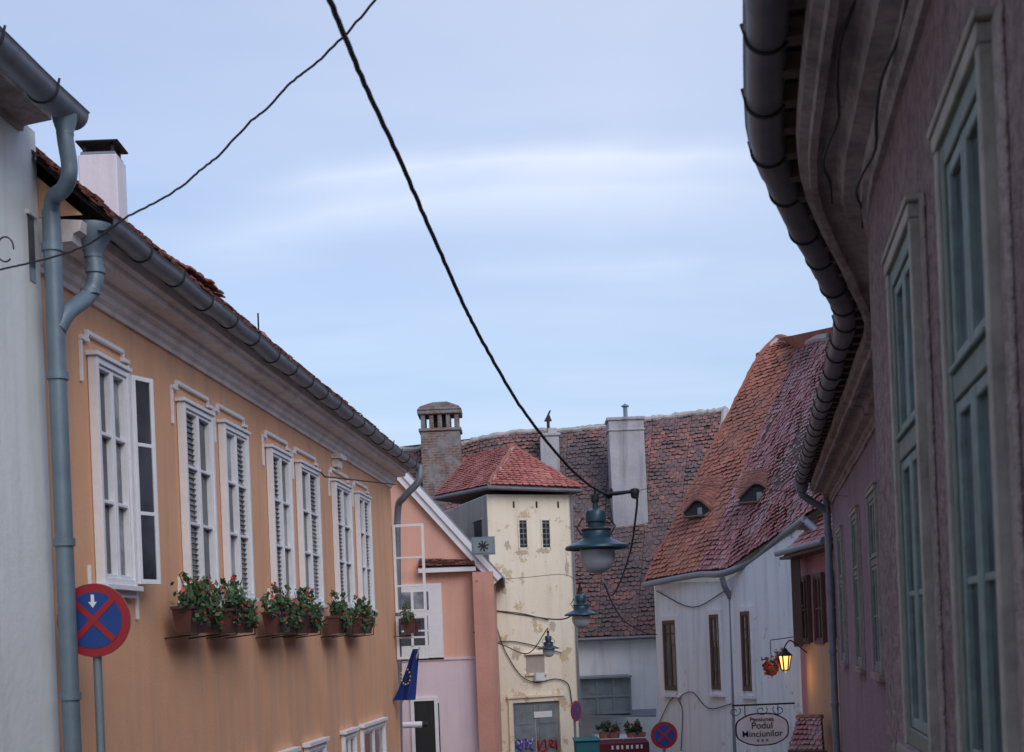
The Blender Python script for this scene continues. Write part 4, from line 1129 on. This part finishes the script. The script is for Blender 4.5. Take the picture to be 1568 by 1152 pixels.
def streak(yc,wd,x0,x1,amt,soft=.35,tilt=0,curv=0):
    yy=M('ADD',cy_,M('MULTIPLY',M('SUBTRACT',wn2.outputs['Fac'],.5),.30))
    yy=M('ADD',yy,M('MULTIPLY',cx_,tilt))
    if curv: 
        s_=M('SUBTRACT',cx_,.15);yy=M('SUBTRACT',yy,M('MULTIPLY',M('MULTIPLY',s_,s_),curv))
    d=M('DIVIDE',M('ABSOLUTE',M('SUBTRACT',yy,yc)),wd)
    g_=M('POWER',M('SUBTRACT',1.0,d,True),1.7)
    a=nt.nodes.new('ShaderNodeMapRange');a.interpolation_type='SMOOTHSTEP';nt.links.new(cx_,a.inputs[0]);a.inputs[1].default_value=x0;a.inputs[2].default_value=x0+soft
    c_=nt.nodes.new('ShaderNodeMapRange');c_.interpolation_type='SMOOTHSTEP';nt.links.new(cx_,c_.inputs[0]);c_.inputs[1].default_value=x1;c_.inputs[2].default_value=x1-soft
    return M('MULTIPLY',M('MULTIPLY',M('MULTIPLY',g_,a.outputs[0]),c_.outputs[0]),amt)
st=M('ADD',streak(2.95,.17,-.62,.85,.65,.5,0,.35),streak(3.15,.45,-.9,.9,.4,.5,.0,.5))
st=M('ADD',st,streak(3.85,.22,-.2,.62,.3,.2))
st=M('MULTIPLY',st,M('ADD',.45,cl))
glow=M('MULTIPLY',M('SUBTRACT',1.0,M('DIVIDE',M('ABSOLUTE',M('SUBTRACT',cx_,.25)),1.5),True),.45)
glow=M('MULTIPLY',glow,M('SUBTRACT',1.0,M('DIVIDE',M('ABSOLUTE',M('SUBTRACT',cy_,2.2)),3.2),True))
tot=M('ADD',M('ADD',M('MULTIPLY',cl,.2),glow),st,True)
cm=nt.nodes.new('ShaderNodeMix');cm.data_type='RGBA';nt.links.new(tot,cm.inputs[0]);cm.inputs[6].default_value=(.235,.285,.44,1);cm.inputs[7].default_value=(.66,.64,.68,1)
b2_=nt.nodes.new('ShaderNodeBackground');b2_.inputs[1].default_value=1.0;nt.links.new(cm.outputs[2],b2_.inputs[0])
ad=nt.nodes.new('ShaderNodeAddShader');nt.links.new(b1.outputs[0],ad.inputs[0]);nt.links.new(b2_.outputs[0],ad.inputs[1]);nt.links.new(ad.outputs[0],out.inputs[0])
sl=bpy.data.lights.new('sun','SUN');sl.energy=1.15;sl.angle=math.radians(40);sl.color=(1,.95,.93)
so=bpy.data.objects.new('sun',sl);sc.collection.objects.link(so)
sd=Vector((math.sin(AZ)*math.cos(EL),math.cos(AZ)*math.cos(EL),math.sin(EL)))
so.rotation_euler=(-sd).to_track_quat('-Z','Y').to_euler()

sc.view_settings.view_transform='Standard';sc.view_settings.look='None';sc.view_settings.exposure=0;sc.view_settings.gamma=1
cd=bpy.data.cameras.new('camera');cam=bpy.data.objects.new('camera',cd);sc.collection.objects.link(cam);sc.camera=cam
cd.sensor_width=36;cd.lens=36*F/1568;cd.shift_y=(PY-576)/1568;cd.clip_end=3000;cd.clip_start=.05
cd.dof.use_dof=True;cd.dof.focus_distance=30;cd.dof.aperture_fstop=5.6
cam.matrix_world=Matrix.Translation((0,0,E))@Matrix.Rotation(math.pi/2,4,'X')@Matrix.Rotation(-RHO,4,'Z')
